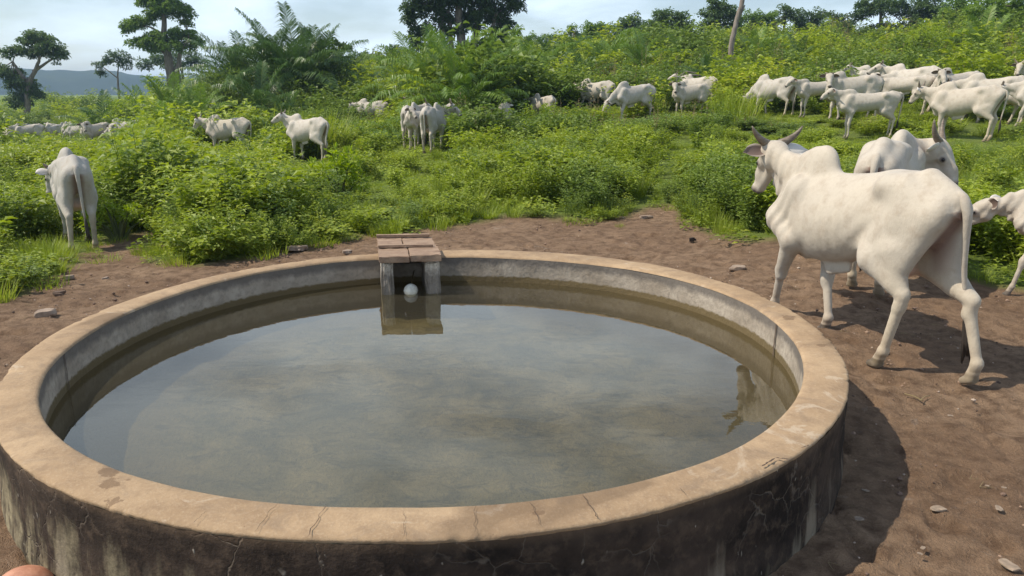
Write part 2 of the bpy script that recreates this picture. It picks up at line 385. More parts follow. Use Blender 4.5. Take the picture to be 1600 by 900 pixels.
# floor
def disc(name, C, off, z, mat, parent, rings=24, n=160, wob=0):
    a = np.linspace(0, 2*math.pi, n, endpoint=False); V = [np.zeros((1, 3))+[0, 0, z]]
    for k in range(1, rings+1):
        r = (rad(C, a)+off)*k/rings; x = r*np.cos(a); y = r*np.sin(a)
        V.append(np.stack([x, y, z+wob*(fbm(x*5+20, y*5+20, 4, 6)-.5)], 1))
    V = np.vstack(V); j = np.arange(n); j2 = (j+1) % n
    F = [(0, int(1+a_), int(1+b_)) for a_, b_ in zip(j, j2)]
    for k in range(rings-1): F += np.stack([1+k*n+j, 1+(k+1)*n+j, 1+(k+1)*n+j2, 1+k*n+j2], 1).tolist()
    return mesh_obj(name, V, F, mat, parent)
m = Mat('algae_covered_tank_floor'); n1 = m.noise(2.2, 6, .68, dist=.5); n2 = m.noise(6, 7, .75, vec=m.mapping((1, 1.8, 1)), dist=.8); n3 = m.noise(50, 4, .65)
c = m.mix(m.mr(n1, .35, .62), (.070, .070, .040), (.25, .215, .145)); c = m.mix(m.math('MULTIPLY', m.mr(n2, .48, .66), .8), c, (.02, .026, .014)); c = m.mix(m.math('MULTIPLY', m.mr(n3, .55, .7), .5), c, (.22, .20, .14))
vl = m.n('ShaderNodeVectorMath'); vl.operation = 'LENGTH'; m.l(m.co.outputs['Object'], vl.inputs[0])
c = m.mix(m.mr(m.math('ADD', vl.outputs['Value'], m.math('MULTIPLY', m.math('SUBTRACT', n1, .5), .8)), 1.35, 1.95), c, (.085, .062, .022))  # brown edge sediment, also painting in the band of the wall's reflection
m.color(c); m.rough(.9); m.bump(m.math('ADD', n2, n3), .03, .8)
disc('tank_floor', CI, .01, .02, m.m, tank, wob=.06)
# water
m = Mat('still_murky_water'); m.t.nodes.remove(m.p)
tr = m.n('ShaderNodeBsdfTransparent'); tr.inputs[0].default_value = (.74, .70, .52, 1)
gl = m.n('ShaderNodeBsdfGlossy'); gl.inputs['Roughness'].default_value = .012; gl.inputs[0].default_value = (1, 1, .98, 1)
df = m.n('ShaderNodeBsdfDiffuse'); df.inputs[0].default_value = (.21, .185, .13, 1)
fr = m.n('ShaderNodeFresnel'); fr.inputs['IOR'].default_value = 1.50
bp = m.n('ShaderNodeBump'); bp.inputs['Distance'].default_value = .0035; bp.inputs['Strength'].default_value = .12
m.l(m.noise(4.5, 3, .5, vec=m.mapping((1, 2.2, 1))), bp.inputs['Height']); m.l(bp.outputs[0], gl.inputs['Normal']); m.l(bp.outputs[0], fr.inputs['Normal'])
a = m.n('ShaderNodeMixShader'); a.inputs[0].default_value = .14; m.l(tr.outputs[0], a.inputs[1]); m.l(df.outputs[0], a.inputs[2])
b = m.n('ShaderNodeMixShader'); geo = m.n('ShaderNodeNewGeometry'); m.l(m.math('MULTIPLY', fr.outputs[0], m.math('SUBTRACT', 1., geo.outputs['Backfacing'])), b.inputs[0]); m.l(a.outputs[0], b.inputs[1]); m.l(gl.outputs[0], b.inputs[2]); m.l(b.outputs[0], m.out.inputs['Surface'])
wt = disc('water', CI, .004, WATER, m.m, None); wt.location = (TX, TY, 0); tag(wt, 'still grey green water reflecting the sky inside the tank', kind='structure')

# ------------------------------------------------------------------ boxes with worn edges
def slab(name, corners_bottom, z0, z1, mat, parent=None, bev=.006, rough_amt=.002, sub=4):
    """prism from 4 xy corners (counter-clockwise), subdivided with slightly uneven faces"""
    import bmesh
    bm = bmesh.new()
    b = [bm.verts.new((p[0], p[1], z0)) for p in corners_bottom]; t = [bm.verts.new((p[0], p[1], z1)) for p in corners_bottom]
    bm.faces.new(b[::-1]); bm.faces.new(t)
    for i in range(4): bm.faces.new((b[i], b[(i+1) % 4], t[(i+1) % 4], t[i]))
    bmesh.ops.bevel(bm, geom=bm.edges[:], offset=bev, segments=2, affect='EDGES')
    bmesh.ops.subdivide_edges(bm, edges=[e for e in bm.edges if e.calc_length() > .05], cuts=sub, use_grid_fill=True)
    for v in bm.verts: v.co += Vector([(random.random()-.5)*2*rough_amt for _ in range(3)])
    bm.normal_update()
    me = bpy.data.meshes.new(name); bm.to_mesh(me); bm.free(); me.materials.append(mat)
    o = bpy.data.objects.new(name, me); COL.objects.link(o); o.parent = parent
    return o
def frame(O, ex, ey):
    return lambda u, v: (O[0]+ex[0]*u+ey[0]*v, O[1]+ex[1]*u+ey[1]*v)
LZ = .552
fl = on(592, 398, LZ)[:2]; frr = on(690, 396, LZ)[:2]; bl = on(583, 369, LZ)[:2]
ex = (frr-fl); Wd = np.hypot(*ex); ex = ex/Wd; ey = np.array([-ex[1], ex[0]]); ey2 = (bl-fl); Ln = np.hypot(*ey2); ey = ey2/Ln; ey = ey - ex*(ex@ey)*.35; ey /= np.hypot(*ey)
fr_ = frame(fl, ex, ey)
def quad(u0, u1, v0, v1): return [fr_(u0, v0), fr_(u1, v0), fr_(u1, v1), fr_(u0, v1)]
m = Mat('weathered_reddish_boards'); n1 = m.noise(6, 5, .6, vec=m.mapping((1, 7, 3))); n2 = m.noise(60, 4, .6, vec=m.mapping((1, 5, 2)))
c = m.mix(m.mr(n1, .35, .65), (.23, .145, .095), (.38, .265, .18)); c = m.mix(m.math('MULTIPLY', m.mr(n2, .5, .7), .6), c, (.16, .10, .07)); m.color(c); m.rough(.85); m.bump(m.math('ADD', n1, n2), .006, .7); BOARD = m.m
m = Mat('chipped_plaster'); n1 = m.noise(14, 5, .65); n2 = m.noise(70, 4, .6); z = m.sep(m.co.outputs['Object'])
c = m.mix(m.mr(n1, .35, .65), (.42, .37, .31), (.62, .56, .48)); c = m.mix(m.math('MULTIPLY', m.mr(n2, .5, .68), .6), c, (.2, .17, .14))
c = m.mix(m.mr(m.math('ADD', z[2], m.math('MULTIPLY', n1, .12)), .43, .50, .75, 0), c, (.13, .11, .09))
m.color(c); m.rough(.9); m.bump(m.math('ADD', n1, n2), .012, .9); PLAST = m.m
vb = empty('valve_box', (0, 0, 0)); tag(vb, 'small concrete float valve housing open towards the water at the back of the tank', 'valve box')
VD = DARKW = dark_mat('dark_concrete', (.10, .08, .06))  # plain dark tone for the box's back wall and lintel
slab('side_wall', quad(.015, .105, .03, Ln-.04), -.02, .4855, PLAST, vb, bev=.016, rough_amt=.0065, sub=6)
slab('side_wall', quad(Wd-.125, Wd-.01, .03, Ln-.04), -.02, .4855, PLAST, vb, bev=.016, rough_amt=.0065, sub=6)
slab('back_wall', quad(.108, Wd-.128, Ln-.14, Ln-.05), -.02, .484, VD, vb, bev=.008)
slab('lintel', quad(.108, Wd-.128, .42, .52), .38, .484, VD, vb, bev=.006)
lid = empty('box_lid', (0, 0, 0)); tag(lid, 'reddish brown board lid with two cross battens lying over the float valve housing', 'lid')
u_m = Wd*.49
for (u0, u1, v0, v1, dz) in [(0, u_m-.004, -.02, Ln*.40, 0), (u_m+.004, Wd, -.015, Ln*.40, .004), (.0, u_m-.03, Ln*.40+.008, Ln, .001), (u_m-.022, Wd-.01, Ln*.40+.008, Ln-.005, -.002)]:
    slab('board', quad(u0, u1, v0, v1), .488+dz, .540+dz, BOARD, lid, bev=.004, rough_amt=.0035)
slab('batten', quad(.0, Wd-.04, Ln*.36, Ln*.36+.05), .5465, .568, BOARD, lid, bev=.003)
slab('batten', quad(-.005, Wd-.03, Ln-.055, Ln-.01), .5465, .570, BOARD, lid, bev=.003)

# float ball
def uv_ball(name, r, mat, parent=None, sx=1, sz=1, n=24, m_=14, loc=(0, 0, 0), link=True):
    V = []; F = []
    for i in range(m_+1):
        t = math.pi*i/m_
        for j in range(n):
            a = 2*math.pi*j/n; V.append((r*math.sin(t)*math.cos(a)*sx+loc[0], r*math.sin(t)*math.sin(a)+loc[1], r*math.cos(t)*sz+loc[2]))
    for i in range(m_):
        for j in range(n): F.append((i*n+j, (i+1)*n+j, (i+1)*n+(j+1) % n, i*n+(j+1) % n))
    return mesh_obj(name, V, F, mat, parent, link=link)
m = Mat('worn_white_plastic'); n = m.noise(25, 4, .6); m.color(m.mix(m.mr(n, .4, .65), (.68, .66, .58), (.50, .47, .40))); m.rough(.55); WHITEP = m.m
m = Mat('dull_brass'); m.color((.25, .18, .08)); m.p.inputs['Metallic'].default_value = .8; m.rough(.5); BRASS = m.m
def tube_mesh(pts, radii, seg=8, cap=True):
    pts = [Vector(p) for p in pts]; V = []; F = []
    nrm = None
    for i, p in enumerate(pts):
        t = (pts[min(i+1, len(pts)-1)]-pts[max(i-1, 0)]).normalized()
        if nrm is None: nrm = t.orthogonal().normalized()
        nrm = (nrm - t*nrm.dot(t)); nrm = nrm.normalized() if nrm.length > 1e-6 else t.orthogonal().normalized()
        b = t.cross(nrm)
        for j in range(seg):
            a = 2*math.pi*j/seg; V.append(tuple(p+(nrm*math.cos(a)+b*math.sin(a))*radii[i]))
    for i in range(len(pts)-1):
        for j in range(seg): F.append((i*seg+j, i*seg+(j+1) % seg, (i+1)*seg+(j+1) % seg, (i+1)*seg+j))
    if cap:
        F.append(tuple(range(seg-1, -1, -1))); F.append(tuple(range((len(pts)-1)*seg, len(pts)*seg)))
    return V, F
bp_ = on(642, 458, WATER)
ball = empty('float_ball', (bp_[0], bp_[1], WATER+.022)); tag(ball, 'white plastic float ball bobbing in the dark opening under the board lid', 'float')
uv_ball('ball_shell', .056, WHITEP, ball, sz=.97)
rim_ring = tube_mesh([(math.cos(a)*.0565, math.sin(a)*.0565, 0) for a in np.linspace(0, 2*math.pi, 28)], [.0025]*28, 6)
mesh_obj('seam', *rim_ring, WHITEP, ball)
V, F_ = tube_mesh([(0, .05, .01), (-.01, .15, .05), (-.01, .30, .09)], [.005]*3, 8); mesh_obj('float_arm', V, F_, BRASS, ball)

# ------------------------------------------------------------------ SDF modelling of cattle
class SDF:
    def __init__(s, lo, hi, h):
        s.lo = np.array(lo, float); s.h = h; n = np.ceil((np.array(hi)-lo)/h).astype(int)+1
        s.ax = [s.lo[i]+h*np.arange(n[i]) for i in range(3)]; s.n = n
        s.D = np.full(n, 1.0, dtype=np.float32)
    def box(s, lo, hi):
        sl = []; 
        for i in range(3):
            a = int(np.clip(math.floor((lo[i]-s.lo[i])/s.h), 0, s.n[i]-1)); b = int(np.clip(math.ceil((hi[i]-s.lo[i])/s.h)+1, a+1, s.n[i]))
            sl.append(slice(a, b))
        X = s.ax[0][sl[0]][:, None, None]; Y = s.ax[1][sl[1]][None, :, None]; Z = s.ax[2][sl[2]][None, None, :]
        return tuple(sl), X, Y, Z
    def comb(s, sl, d, k, sub=False):
        A = s.D[sl]
        if sub:
            hh = np.clip(k-np.abs(A+d), 0, None); s.D[sl] = np.maximum(A, -d)+hh*hh/(4*k)
        else:
            hh = np.clip(k-np.abs(A-d), 0, None); s.D[sl] = np.minimum(A, d)-hh*hh/(4*k)
    def cone(s, a, b, ra, rb, k=.03, sq=None, ax=(0, 1, 0), sub=False):
        a = np.array(a, float); b = np.array(b, float); rm = max(ra, rb); m = rm+k+.03
        sl, X, Y, Z = s.box(np.minimum(a, b)-m, np.maximum(a, b)+m)
        px, py, pz = X-a[0], Y-a[1], Z-a[2]
        if sq:
            ax = np.array(ax, float); ax /= np.linalg.norm(ax)
            dd = (px*ax[0]+py*ax[1]+pz*ax[2])*(1/sq-1); px = px+dd*ax[0]; py = py+dd*ax[1]; pz = pz+dd*ax[2]
        ab = b-a; L2 = max(ab@ab, 1e-9)
        t = np.clip((px*ab[0]+py*ab[1]+pz*ab[2])/L2, 0, 1)
        d = np.sqrt((px-t*ab[0])**2+(py-t*ab[1])**2+(pz-t*ab[2])**2)-(ra+(rb-ra)*t)
        if sq: d = d*(sq+.25 if sq < .75 else 1)
        s.comb(sl, d.astype(np.float32), k, sub)
    def ball(s, c, r, k=.03, **kw): s.cone(c, (c[0]+1e-4, c[1], c[2]), r, r, k, **kw)
    def both(s, a, b, ra, rb, k=.03, **kw):
        for q in (-1, 1): s.cone((a[0], a[1]*q, a[2]), (b[0], b[1]*q, b[2]), ra, rb, k, **kw)
    def mesh(s):
        D = s.D; ins = D < 0; h = s.h
        nx, ny, nz = D.shape
        cnt = np.zeros((nx-1, ny-1, nz-1), np.float32); P = np.zeros((nx-1, ny-1, nz-1, 3), np.float32)
        for ax in range(3):
            o1, o2 = [i for i in range(3) if i != ax]
            for s1 in (0, 1):
                for s2 in (0, 1):
                    sa = [None]*3; sa[ax] = slice(0, -1); sa[o1] = slice(s1, D.shape[o1]-1+s1); sa[o2] = slice(s2, D.shape[o2]-1+s2)
                    sb = list(sa); sb[ax] = slice(1, None)
                    A = D[tuple(sa)]; B = D[tuple(sb)]; c = (A < 0) != (B < 0)
                    idx = np.nonzero(c); t = A[idx]/(A[idx]-B[idx])
                    cnt[idx] += 1; P[idx+(np.full(len(idx[0]), ax),)] += t
                    if s1: P[idx+(np.full(len(idx[0]), o1),)] += 1
                    if s2: P[idx+(np.full(len(idx[0]), o2),)] += 1
        act = np.nonzero(cnt > 0); vid = np.full(cnt.shape, -1, np.int64); vid[act] = np.arange(len(act[0]))
        V = (np.stack(act, 1)+P[act]/cnt[act][:, None])*h+s.lo
        Q = []
        for ax in range(3):
            o1, o2 = [i for i in range(3) if i != ax]
            sa = [slice(1, D.shape[i]-1) for i in range(3)]; sa[ax] = slice(0, D.shape[ax]-1)
            sb = list(sa); sb[ax] = slice(1, D.shape[ax])
            A = ins[tuple(sa)]; B = ins[tuple(sb)]; idx = np.array(np.nonzero(A != B))
            if idx.size == 0: continue
            flip = A[tuple(idx)]
            base = idx.copy(); base[o1] += 1; base[o2] += 1
            def cell(d1, d2):
                q = base.copy(); q[o1] += d1; q[o2] += d2; return vid[q[0], q[1], q[2]]
            q = np.stack([cell(-1, -1), cell(0, -1), cell(0, 0), cell(-1, 0)], 1)
            if ax == 1: flip = ~flip
            q[~flip] = q[~flip][:, ::-1]
            Q.append(q)
        return V, np.vstack(Q)

def sm(x, xs, ys):
    # smooth interpolation through control stations (cosine/hermite)
    xs = np.array(xs); ys = np.array(ys); m_ = np.gradient(ys, xs)
    x = np.clip(x, xs[0], xs[-1]); i = np.clip(np.searchsorted(xs, x)-1, 0, len(xs)-2)
    h = xs[i+1]-xs[i]; t = (x-xs[i])/h
    return (2*t**3-3*t**2+1)*ys[i]+(t**3-2*t**2+t)*h*m_[i]+(-2*t**3+3*t**2)*ys[i+1]+(t**3-t**2)*h*m_[i+1]

COAT = None
def coat_mats():
    m = Mat('short_white_hide')
    n1 = m.noise(2.6, 4, .6); n2 = m.noise(11, 5, .65); n3 = m.noise(140, 2, .6, vec=m.mapping((1, 1, .35)))
    c = m.attr('col')
    c = m.mix(m.math('MULTIPLY', m.mr(n1, .42, .72), .3), c, (.37, .335, .295))
    c = m.mix(m.math('MULTIPLY', m.mr(n2, .48, .72), .45), c, (.30, .225, .16))
    c = m.mix(m.math('MULTIPLY', m.mr(m.noise(38, 4, .7), .5, .7), .22), c, (.36, .30, .24))
    m.color(c); m.rough(.72); m.spec(.25)
    folds = m.noise(7, 4, .6, vec=m.mapping((1.5, 1, .7)))
    m.bump(m.math('ADD', m.math('MULTIPLY', folds, .5), m.math('ADD', m.math('MULTIPLY', n2, .3), m.math('MULTIPLY', n3, .10))), .022, .6)
    try:
        m.p.inputs['Subsurface Weight'].default_value = 0
        m.p.inputs['Sheen Weight'].default_value = .12
    except Exception: pass
    h = Mat('grey_brown_horn'); z = h.noise(20, 4, .6, vec=h.mapping((1, 1, 5))); h.color(h.mix(h.mr(z, .35, .65), (.10, .075, .055), (.24, .19, .14))); h.rough(.5); h.bump(z, .004, .6)
    e = Mat('dark_eye'); e.color((.012, .009, .008)); e.rough(.12)
    s = Mat('dark_tail_hair'); z = s.noise(60, 3, .6, vec=s.mapping((1, 1, .1))); s.color(s.mix(z, (.015, .012, .01), (.06, .045, .035))); s.rough(.7); s.bump(z, .01, .9)
    r_ = Mat('ear_hide'); cc = r_.attr('col'); r_.color(cc); r_.rough(.75)
    return m.m, h.m, e.m, s.m, r_.m
HIDE, HORN, EYE_M, SWITCH, EARM = coat_mats()

def make_cow(res=.022, feet=None, neck_yaw=0, neck_pitch=28, neck_len=.50, head_pitch=-48, head_yaw=0, horns='up', calf=False, tail_sway=0., tail_len=1., horn_len=.24, lift=None, hscale=1., tone=(.50, .445, .37), seed=1, hock=None, ears=None, flip=(), hump=0.):
    """one continuous body; x forward, y left, z up, hooves at z 0; returns the Empty with its parts"""
    rs = random.Random(seed)
    G = SDF((-1.35, -.75 if neck_yaw < -20 else -.48, -.03), (1.55, .75 if neck_yaw > 20 else .48, 1.95), res)
    lg = 1.10 if calf else 1.
    # torso loft
    X, Y, Z = G.ax[0][:, None, None], G.ax[1][None, :, None], G.ax[2][None, None, :]
    xs = [-.86, -.80, -.68, -.52, -.36, -.15, .08, .28, .44, .58, .68, .74]
    if not calf:
        tp = [1.12, 1.19, 1.255, 1.295, 1.305, 1.262, 1.235, 1.235, 1.26, 1.22, 1.13, 1.05]
        bt = [1.05, .98, .86, .78, .735, .66, .595, .565, .57, .62, .72, .82]
        wd = [.05, .095, .140, .172, .186, .205, .220, .210, .185, .155, .115, .07]
    else:
        tp = [1.12, 1.17, 1.22, 1.235, 1.23, 1.20, 1.19, 1.20, 1.21, 1.18, 1.11, 1.05]
        bt = [1.05, .99, .90, .83, .79, .75, .72, .71, .70, .73, .80, .86]
        wd = [.05, .09, .135, .165, .18, .20, .205, .195, .17, .14, .10, .06]
    xx = G.ax[0]; T = sm(xx, xs, tp)[:, None, None]; B = sm(xx, xs, bt)[:, None, None]; W = sm(xx, xs, wd)[:, None, None]
    zc = (T*.47+B*.53); hz = np.where(Z > zc, T-zc, zc-B); tt = (Z-zc)/hz
    We = W*np.where(tt > 0, 1-.20*np.clip(tt, 0, 1.2)**1.5, 1-.10*np.clip(-tt, 0, 1.2)**2)
    rib = 1+.012*np.sin(X*70+Z*6)*np.clip(1-np.abs(X-.08)*3.2, 0, 1)*np.clip(1-abs(tt), 0, 1)
    d = (np.sqrt((Y/(We*rib))**2+tt**2)-1)*np.minimum(W, hz)*.9
    d = np.maximum(d, np.maximum(X-.76, -.88-X))
    G.D[:] = np.minimum(G.D, d)
    # hooks, pins, loin hollow, flank hollow
    if not calf:
        G.both((-.52, .10, 1.21), (-.39, .146, 1.205), .055, .038, .12)
        G.both((-.40, .11, 1.20), (-.76, .065, 1.12), .055, .07, .08)
        G.cone((-.93, 0, 1.0), (-.80, 0, .60), .035, .05, .05, sub=True)
        G.both((-.80, .085, 1.10), (-.78, .085, 1.06), .045, .045, .05)
    else:
        G.both((-.40, .13, 1.14), (-.74, .07, 1.10), .08, .065, .05)
    # tail head
    G.cone((-.62, 0, 1.27 if not calf else 1.20), (-.84, 0, 1.17), .06, .045, .06)
    # hump
    if not calf:
        G.cone((.50, 0, 1.245-hump*.6), (.34, 0, 1.285-hump*.6), .115, .10, .09, sq=.62)
        G.cone((.42, 0, 1.30-hump), (.36, 0, 1.325-hump), .085, .07, .07, sq=.62)
    else:
        G.cone((.50, 0, 1.19), (.38, 0, 1.20), .09, .06, .08, sq=.6)
    # feet targets: LF, RF, LH, RH as (dx, dy) from the square stance
    feet = feet or [(0, 0), (0, 0), (0, 0), (0, 0)]
    lift = lift or [0, 0, 0, 0]
    hoofs = []
    q = .80 if calf else 1.
    for i, sgn in ((0, 1), (1, -1)):
        dx, dy = feet[i]; f = lift[i]
        sh = (.47, .125*sgn*q, 1.06); pt = (.60+.12*dx, .14*sgn*q, .84); el = (.40+.22*dx, .145*sgn*q+.1*dy, .70)
        kn = (.44+.62*dx, .125*sgn*q+.55*dy, .405+abs(dx)*.01+f*.6); fe = (.425+.97*dx-f*.3, .12*sgn*q+.95*dy, .125+f); ho = (.455+dx-f*.5, .12*sgn*q+dy, .035+f)
        G.cone(sh, pt, .12*q, .105*q, .05, sq=.72); G.cone(pt, el, .10*q, .09*q, .05)
        G.cone(sh, (.33+.1*dx, .14*sgn*q, .80), .10*q, .09*q, .05, sq=.7)
        G.cone(el, kn, .080*q, .047*q, .04); G.cone((kn[0], kn[1], kn[2]+.02), (kn[0], kn[1], kn[2]-.035), .048*q, .043*q, .02)
        G.cone(kn, fe, .034*q, .029*q, .02); G.ball(fe, .035*q, .02)
        G.cone(fe, ho, .034*q, .040*q, .015); G.cone((ho[0]-.01, ho[1]+.017, ho[2]-.005), (ho[0]+.03, ho[1]+.02, ho[2]-.012), .028*q, .026*q, .008); G.cone((ho[0]-.01, ho[1]-.017, ho[2]-.005), (ho[0]+.03, ho[1]-.02, ho[2]-.012), .028*q, .026*q, .008)
        hoofs.append(ho)
    for i, sgn in ((2, 1), (3, -1)):
        dx, dy = feet[i]; f = lift[i]
        hip = (-.55, .12*sgn*q, 1.06); pin = (-.72, .095*sgn*q, 1.02); st = (-.40+.20*dx, .155*sgn*q+.05*dy, .73)
        hk = (-.70+.60*dx, .125*sgn*q+.50*dy, .50+f*.5-abs(dx)*.03); fe = (-.655+.96*dx-f*.35, .125*sgn*q+.92*dy, .130+f); ho = (-.615+dx-f*.2, .125*sgn*q+dy, .035+f*.55)
        G.cone((-.56, .095*sgn*q, 1.02), st, .125*q, .110*q, .11, sq=.80); G.cone(pin, (-.62+.3*dx, .13*sgn*q+.2*dy, .74), .100*q, .085*q, .09, sq=.78)
        G.cone((-.55+.2*dx, .145*sgn*q, .80), (-.62+.45*dx, .13*sgn*q+.35*dy, .62), .11*q, .065*q, .05, sq=.8)
        G.cone(st, (hk[0]+.02, hk[1], hk[2]+.05), .095*q, .050*q, .05)
        G.cone((-.62+.42*dx, .13*sgn*q+.3*dy, .66), (hk[0]-.015, hk[1], hk[2]+.03), .055*q, .034*q, .03)
        G.cone((hk[0]-.018, hk[1], hk[2]+.045), (hk[0]+.008, hk[1], hk[2]-.05), .036*q, .042*q, .02)
        G.cone((hk[0]+.004, hk[1], hk[2]-.02), fe, .038*q, .030*q, .02); G.ball(fe, .036*q, .02)
        G.cone(fe, ho, .035*q, .040*q, .015)
        tz = -.012-f*.35
        for yy in (-.018, .018): G.cone((ho[0]-.01, ho[1]+yy, ho[2]-.004), (ho[0]+.034, ho[1]+yy*1.1, max(.024, ho[2]+tz)), .029*q, .026*q, .008)
        hoofs.append(ho)
    # udder / navel flap
    if not calf:
        G.cone((-.44, .045, .655), (-.40, .05, .60), .075, .05, .05); G.cone((-.44, -.045, .655), (-.40, -.05, .60), .075, .05, .05)
        G.cone((.0, 0, .56), (.18, 0, .52), .03, .045, .06, sq=.5)
    # neck and head
    yw = R(neck_yaw); pt_ = R(neck_pitch)
    nb = np.array((.56, 0, 1.05)); 
    nd = np.array((math.cos(pt_)*math.cos(yw), math.cos(pt_)*math.sin(yw), math.sin(pt_)))
    sd_ = np.array((-math.sin(yw), math.cos(yw), 0))
    nl = neck_len*(.9 if calf else 1.)
    npos = nb+nd*nl
    mid = nb+nd*nl*.5; k_ = .78 if calf else 1.
    upn = np.cross(nd, sd_); upn = upn*(-1 if upn[2] > 0 else 1)*-1
    if upn[2] < 0: upn = -upn
    mid = mid + upn*.02
    G.cone(nb-nd*.05, mid, .170*k_, .112*k_, .08, sq=.60, ax=sd_); G.cone(mid, npos, .112*k_, .090*k_, .05, sq=.72, ax=sd_)
    G.cone(nb+np.array((-.14, 0, .16)), mid+upn*.055*k_, .09*k_, .055*k_, .08, sq=.7, ax=sd_)
    # dewlap
    if not calf or True:
        dl = 1. if not calf else .7
        p1 = npos-upn*.10*k_-nd*.05; p2 = mid-upn*.15*dl; p3 = nb+np.array((.12, 0, -.19*dl)); p4 = np.array((.60, 0, .66 if not calf else .76)); p5 = np.array((.46, 0, .60 if not calf else .74))
        for a_, b_, r1, r2 in ((p1, p2, .05, .07), (p2, p3, .07, .085), (p3, p4, .085, .06), (p4, p5, .06, .04)): G.cone(a_, b_, r1*k_, r2*k_, .05, sq=.33, ax=sd_)
    hp = R(head_pitch); hy = R(neck_yaw+head_yaw)
    fx = np.array((math.cos(hp)*math.cos(hy), math.cos(hp)*math.sin(hy), math.sin(hp))); fy = np.array((-math.sin(hy), math.cos(hy), 0)); fz = np.cross(fx, fy)
    if fz[2] < 0 and head_pitch > -95: fz = -fz; 
    P0 = npos+nd*.045+upn*.01; hs = (.86 if calf else 1.)*hscale
    def H(a_, b_, c__): return P0+(fx*a_+fy*b_+fz*c__)*hs
    def hc(a_, b_, r1, r2, k=.02, **kw): G.cone(H(*a_), H(*b_), r1*hs, r2*hs, k, **kw)
    hc((.0, -.035, .0), (.0, .035, .0), .070, .070, .03); hc((.04, -.045, .005), (.04, .045, .005), .06, .06, .03)
    hc((.08, 0, .0), (.25, 0, .008), .085, .060, .03); hc((.13, -.05, -.005), (.13, .05, -.005), .038, .038, .03)
    hc((.25, 0, .006), (.375, 0, -.012), .062, .048, .03, sq=.9, ax=fy); hc((.385, -.022, -.012), (.385, .022, -.012), .040, .040, .02)
    hc((.07, -.035, -.085), (.07, .035, -.085), .058, .058, .04); hc((.09, 0, -.095), (.34, 0, -.050), .052, .034, .03); hc((.36, -.01, -.052), (.385, .01, -.05), .030, .028, .012)
    hc((.135, -.068, .008), (.16, -.062, .004), .026, .022, .02); hc((.135, .068, .008), (.16, .062, .004), .026, .022, .02)
    for sgn in (-1, 1): G.cone(H(.415, .026*sgn, -.002), H(.40, .045*sgn, .002), .011*hs, .008*hs, .006, sub=True)
    G.cone(npos-nd*.02, H(.03, 0, -.03), .10*k_, .075*hs, .05)
    if res < .016:
        ph = X*.9+Z*.35; wv = np.sin(ph*75+3*np.sin(Y*9)+2*np.sin(Z*7))*np.clip((X-.34)*5, 0, 1)*np.clip((1.1-X)*6, 0, 1)*np.clip((Z-.62)*5, 0, 1)*np.clip((1.38-Z)*8, 0, 1)
        ph2 = X*.5+Z*.9; wv2 = np.sin(ph2*42+2.5*np.sin(X*6+Y*8))*np.clip(1-np.abs(X+.28)*4, 0, 1)*np.clip(1-np.abs(Z-.86)*4, 0, 1)
        G.D = (G.D+.0060*wv+.0050*wv2).astype(np.float32)
    G.D = np.maximum(G.D, (.004-Z).astype(np.float32))
    V, Q = G.mesh()
    # tail appended to the body mesh
    s0 = tail_sway
    tpth = [(-.80, 0, 1.20), (-.87, .0, 1.165), (-.905, .01*s0, 1.08), (-.895, .04*s0, .95), (-.88, .08*s0, .78), (-.86-.02*abs(s0), .12*s0, .62), (-.85-.05*abs(s0), .15*s0, .50)]
    tr_ = [.040, .036, .028, .022, .018, .015, .012]
    if tail_len < 1: tpth = tpth[:2]+[(a_, b_, 1.165+(c__-1.165)*tail_len) for a_, b_, c__ in tpth[2:]]
    # densify tail
    def dense(P_, Rr, k=4):
        P_ = np.array(P_); t = np.arange(len(P_)); u = np.linspace(0, len(P_)-1, (len(P_)-1)*k+1)
        return np.stack([sm(u, t, P_[:, i]) for i in range(3)], 1), sm(u, t, np.array(Rr))
    dp, dr = dense(tpth, tr_)
    tv, tf = tube_mesh(dp.tolist(), dr.tolist(), 10 if res < .015 else 6)
    nV = len(V); tvn = np.array(tv)
    faces = Q.tolist()+[tuple(i+nV for i in f) for f in tf]
    V = np.vstack([V, tvn])
    # coat colours (markings of the animal itself)
    c = np.tile(np.array(tone), (len(V), 1)); 
    def blend(mask, colr): 
        nonlocal c
        mask = np.clip(mask, 0, 1)[:, None]; c = c*(1-mask)+np.array(colr)*mask
    x, y, z = V[:, 0], V[:, 1], V[:, 2]
    hl = (V-P0) @ np.stack([fx, fy, fz], 1)/hs
    blend((hl[:, 0]-.355)/.035*(np.linalg.norm(hl, axis=1) < .5), (.07, .06, .058))
    dk = np.linalg.norm(V-H(.14, .085, .003), axis=1); dk2 = np.linalg.norm(V-H(.14, -.085, .003), axis=1)
    blend((.036-np.minimum(dk, dk2))/.014, (.16, .13, .12))
    for ho in hoofs:
        dh = np.hypot(x-ho[0]-.005, y-ho[1]); zz_ = z-(ho[2]-.035)
        blend((dh < .14)*np.clip((.30-z)/.26, 0, 1)*.5, (.34, .24, .16))
        blend((dh < .12)*np.clip((.080-zz_)/.010, 0, 1), (.055, .04, .03))
        blend((dh < .12)*np.clip(1-np.abs(zz_-.100)/.022, 0, 1)*(x < ho[0]-.01)*.9, (.10, .075, .055))
    blend(1.6*np.clip(1-np.abs(y)/.09, 0, 1)*np.clip((-.62-x)/.06, 0, 1)*(z < 1.10)*np.clip((z-.60)/.1, 0, 1)*(np.arange(len(V)) < nV), (.20, .12, .095))
    blend(np.clip(1-np.hypot(np.abs(y)-.03, z-.62)/.11, 0, 1)*(np.abs(x+.42) < .14)*1.2, (.62, .40, .33))
    blend(np.clip((.80-z)/.35, 0, 1)*np.clip((-.45-x)/.12, 0, 1)*.28*(np.arange(len(V)) < nV), (.60, .47, .27))
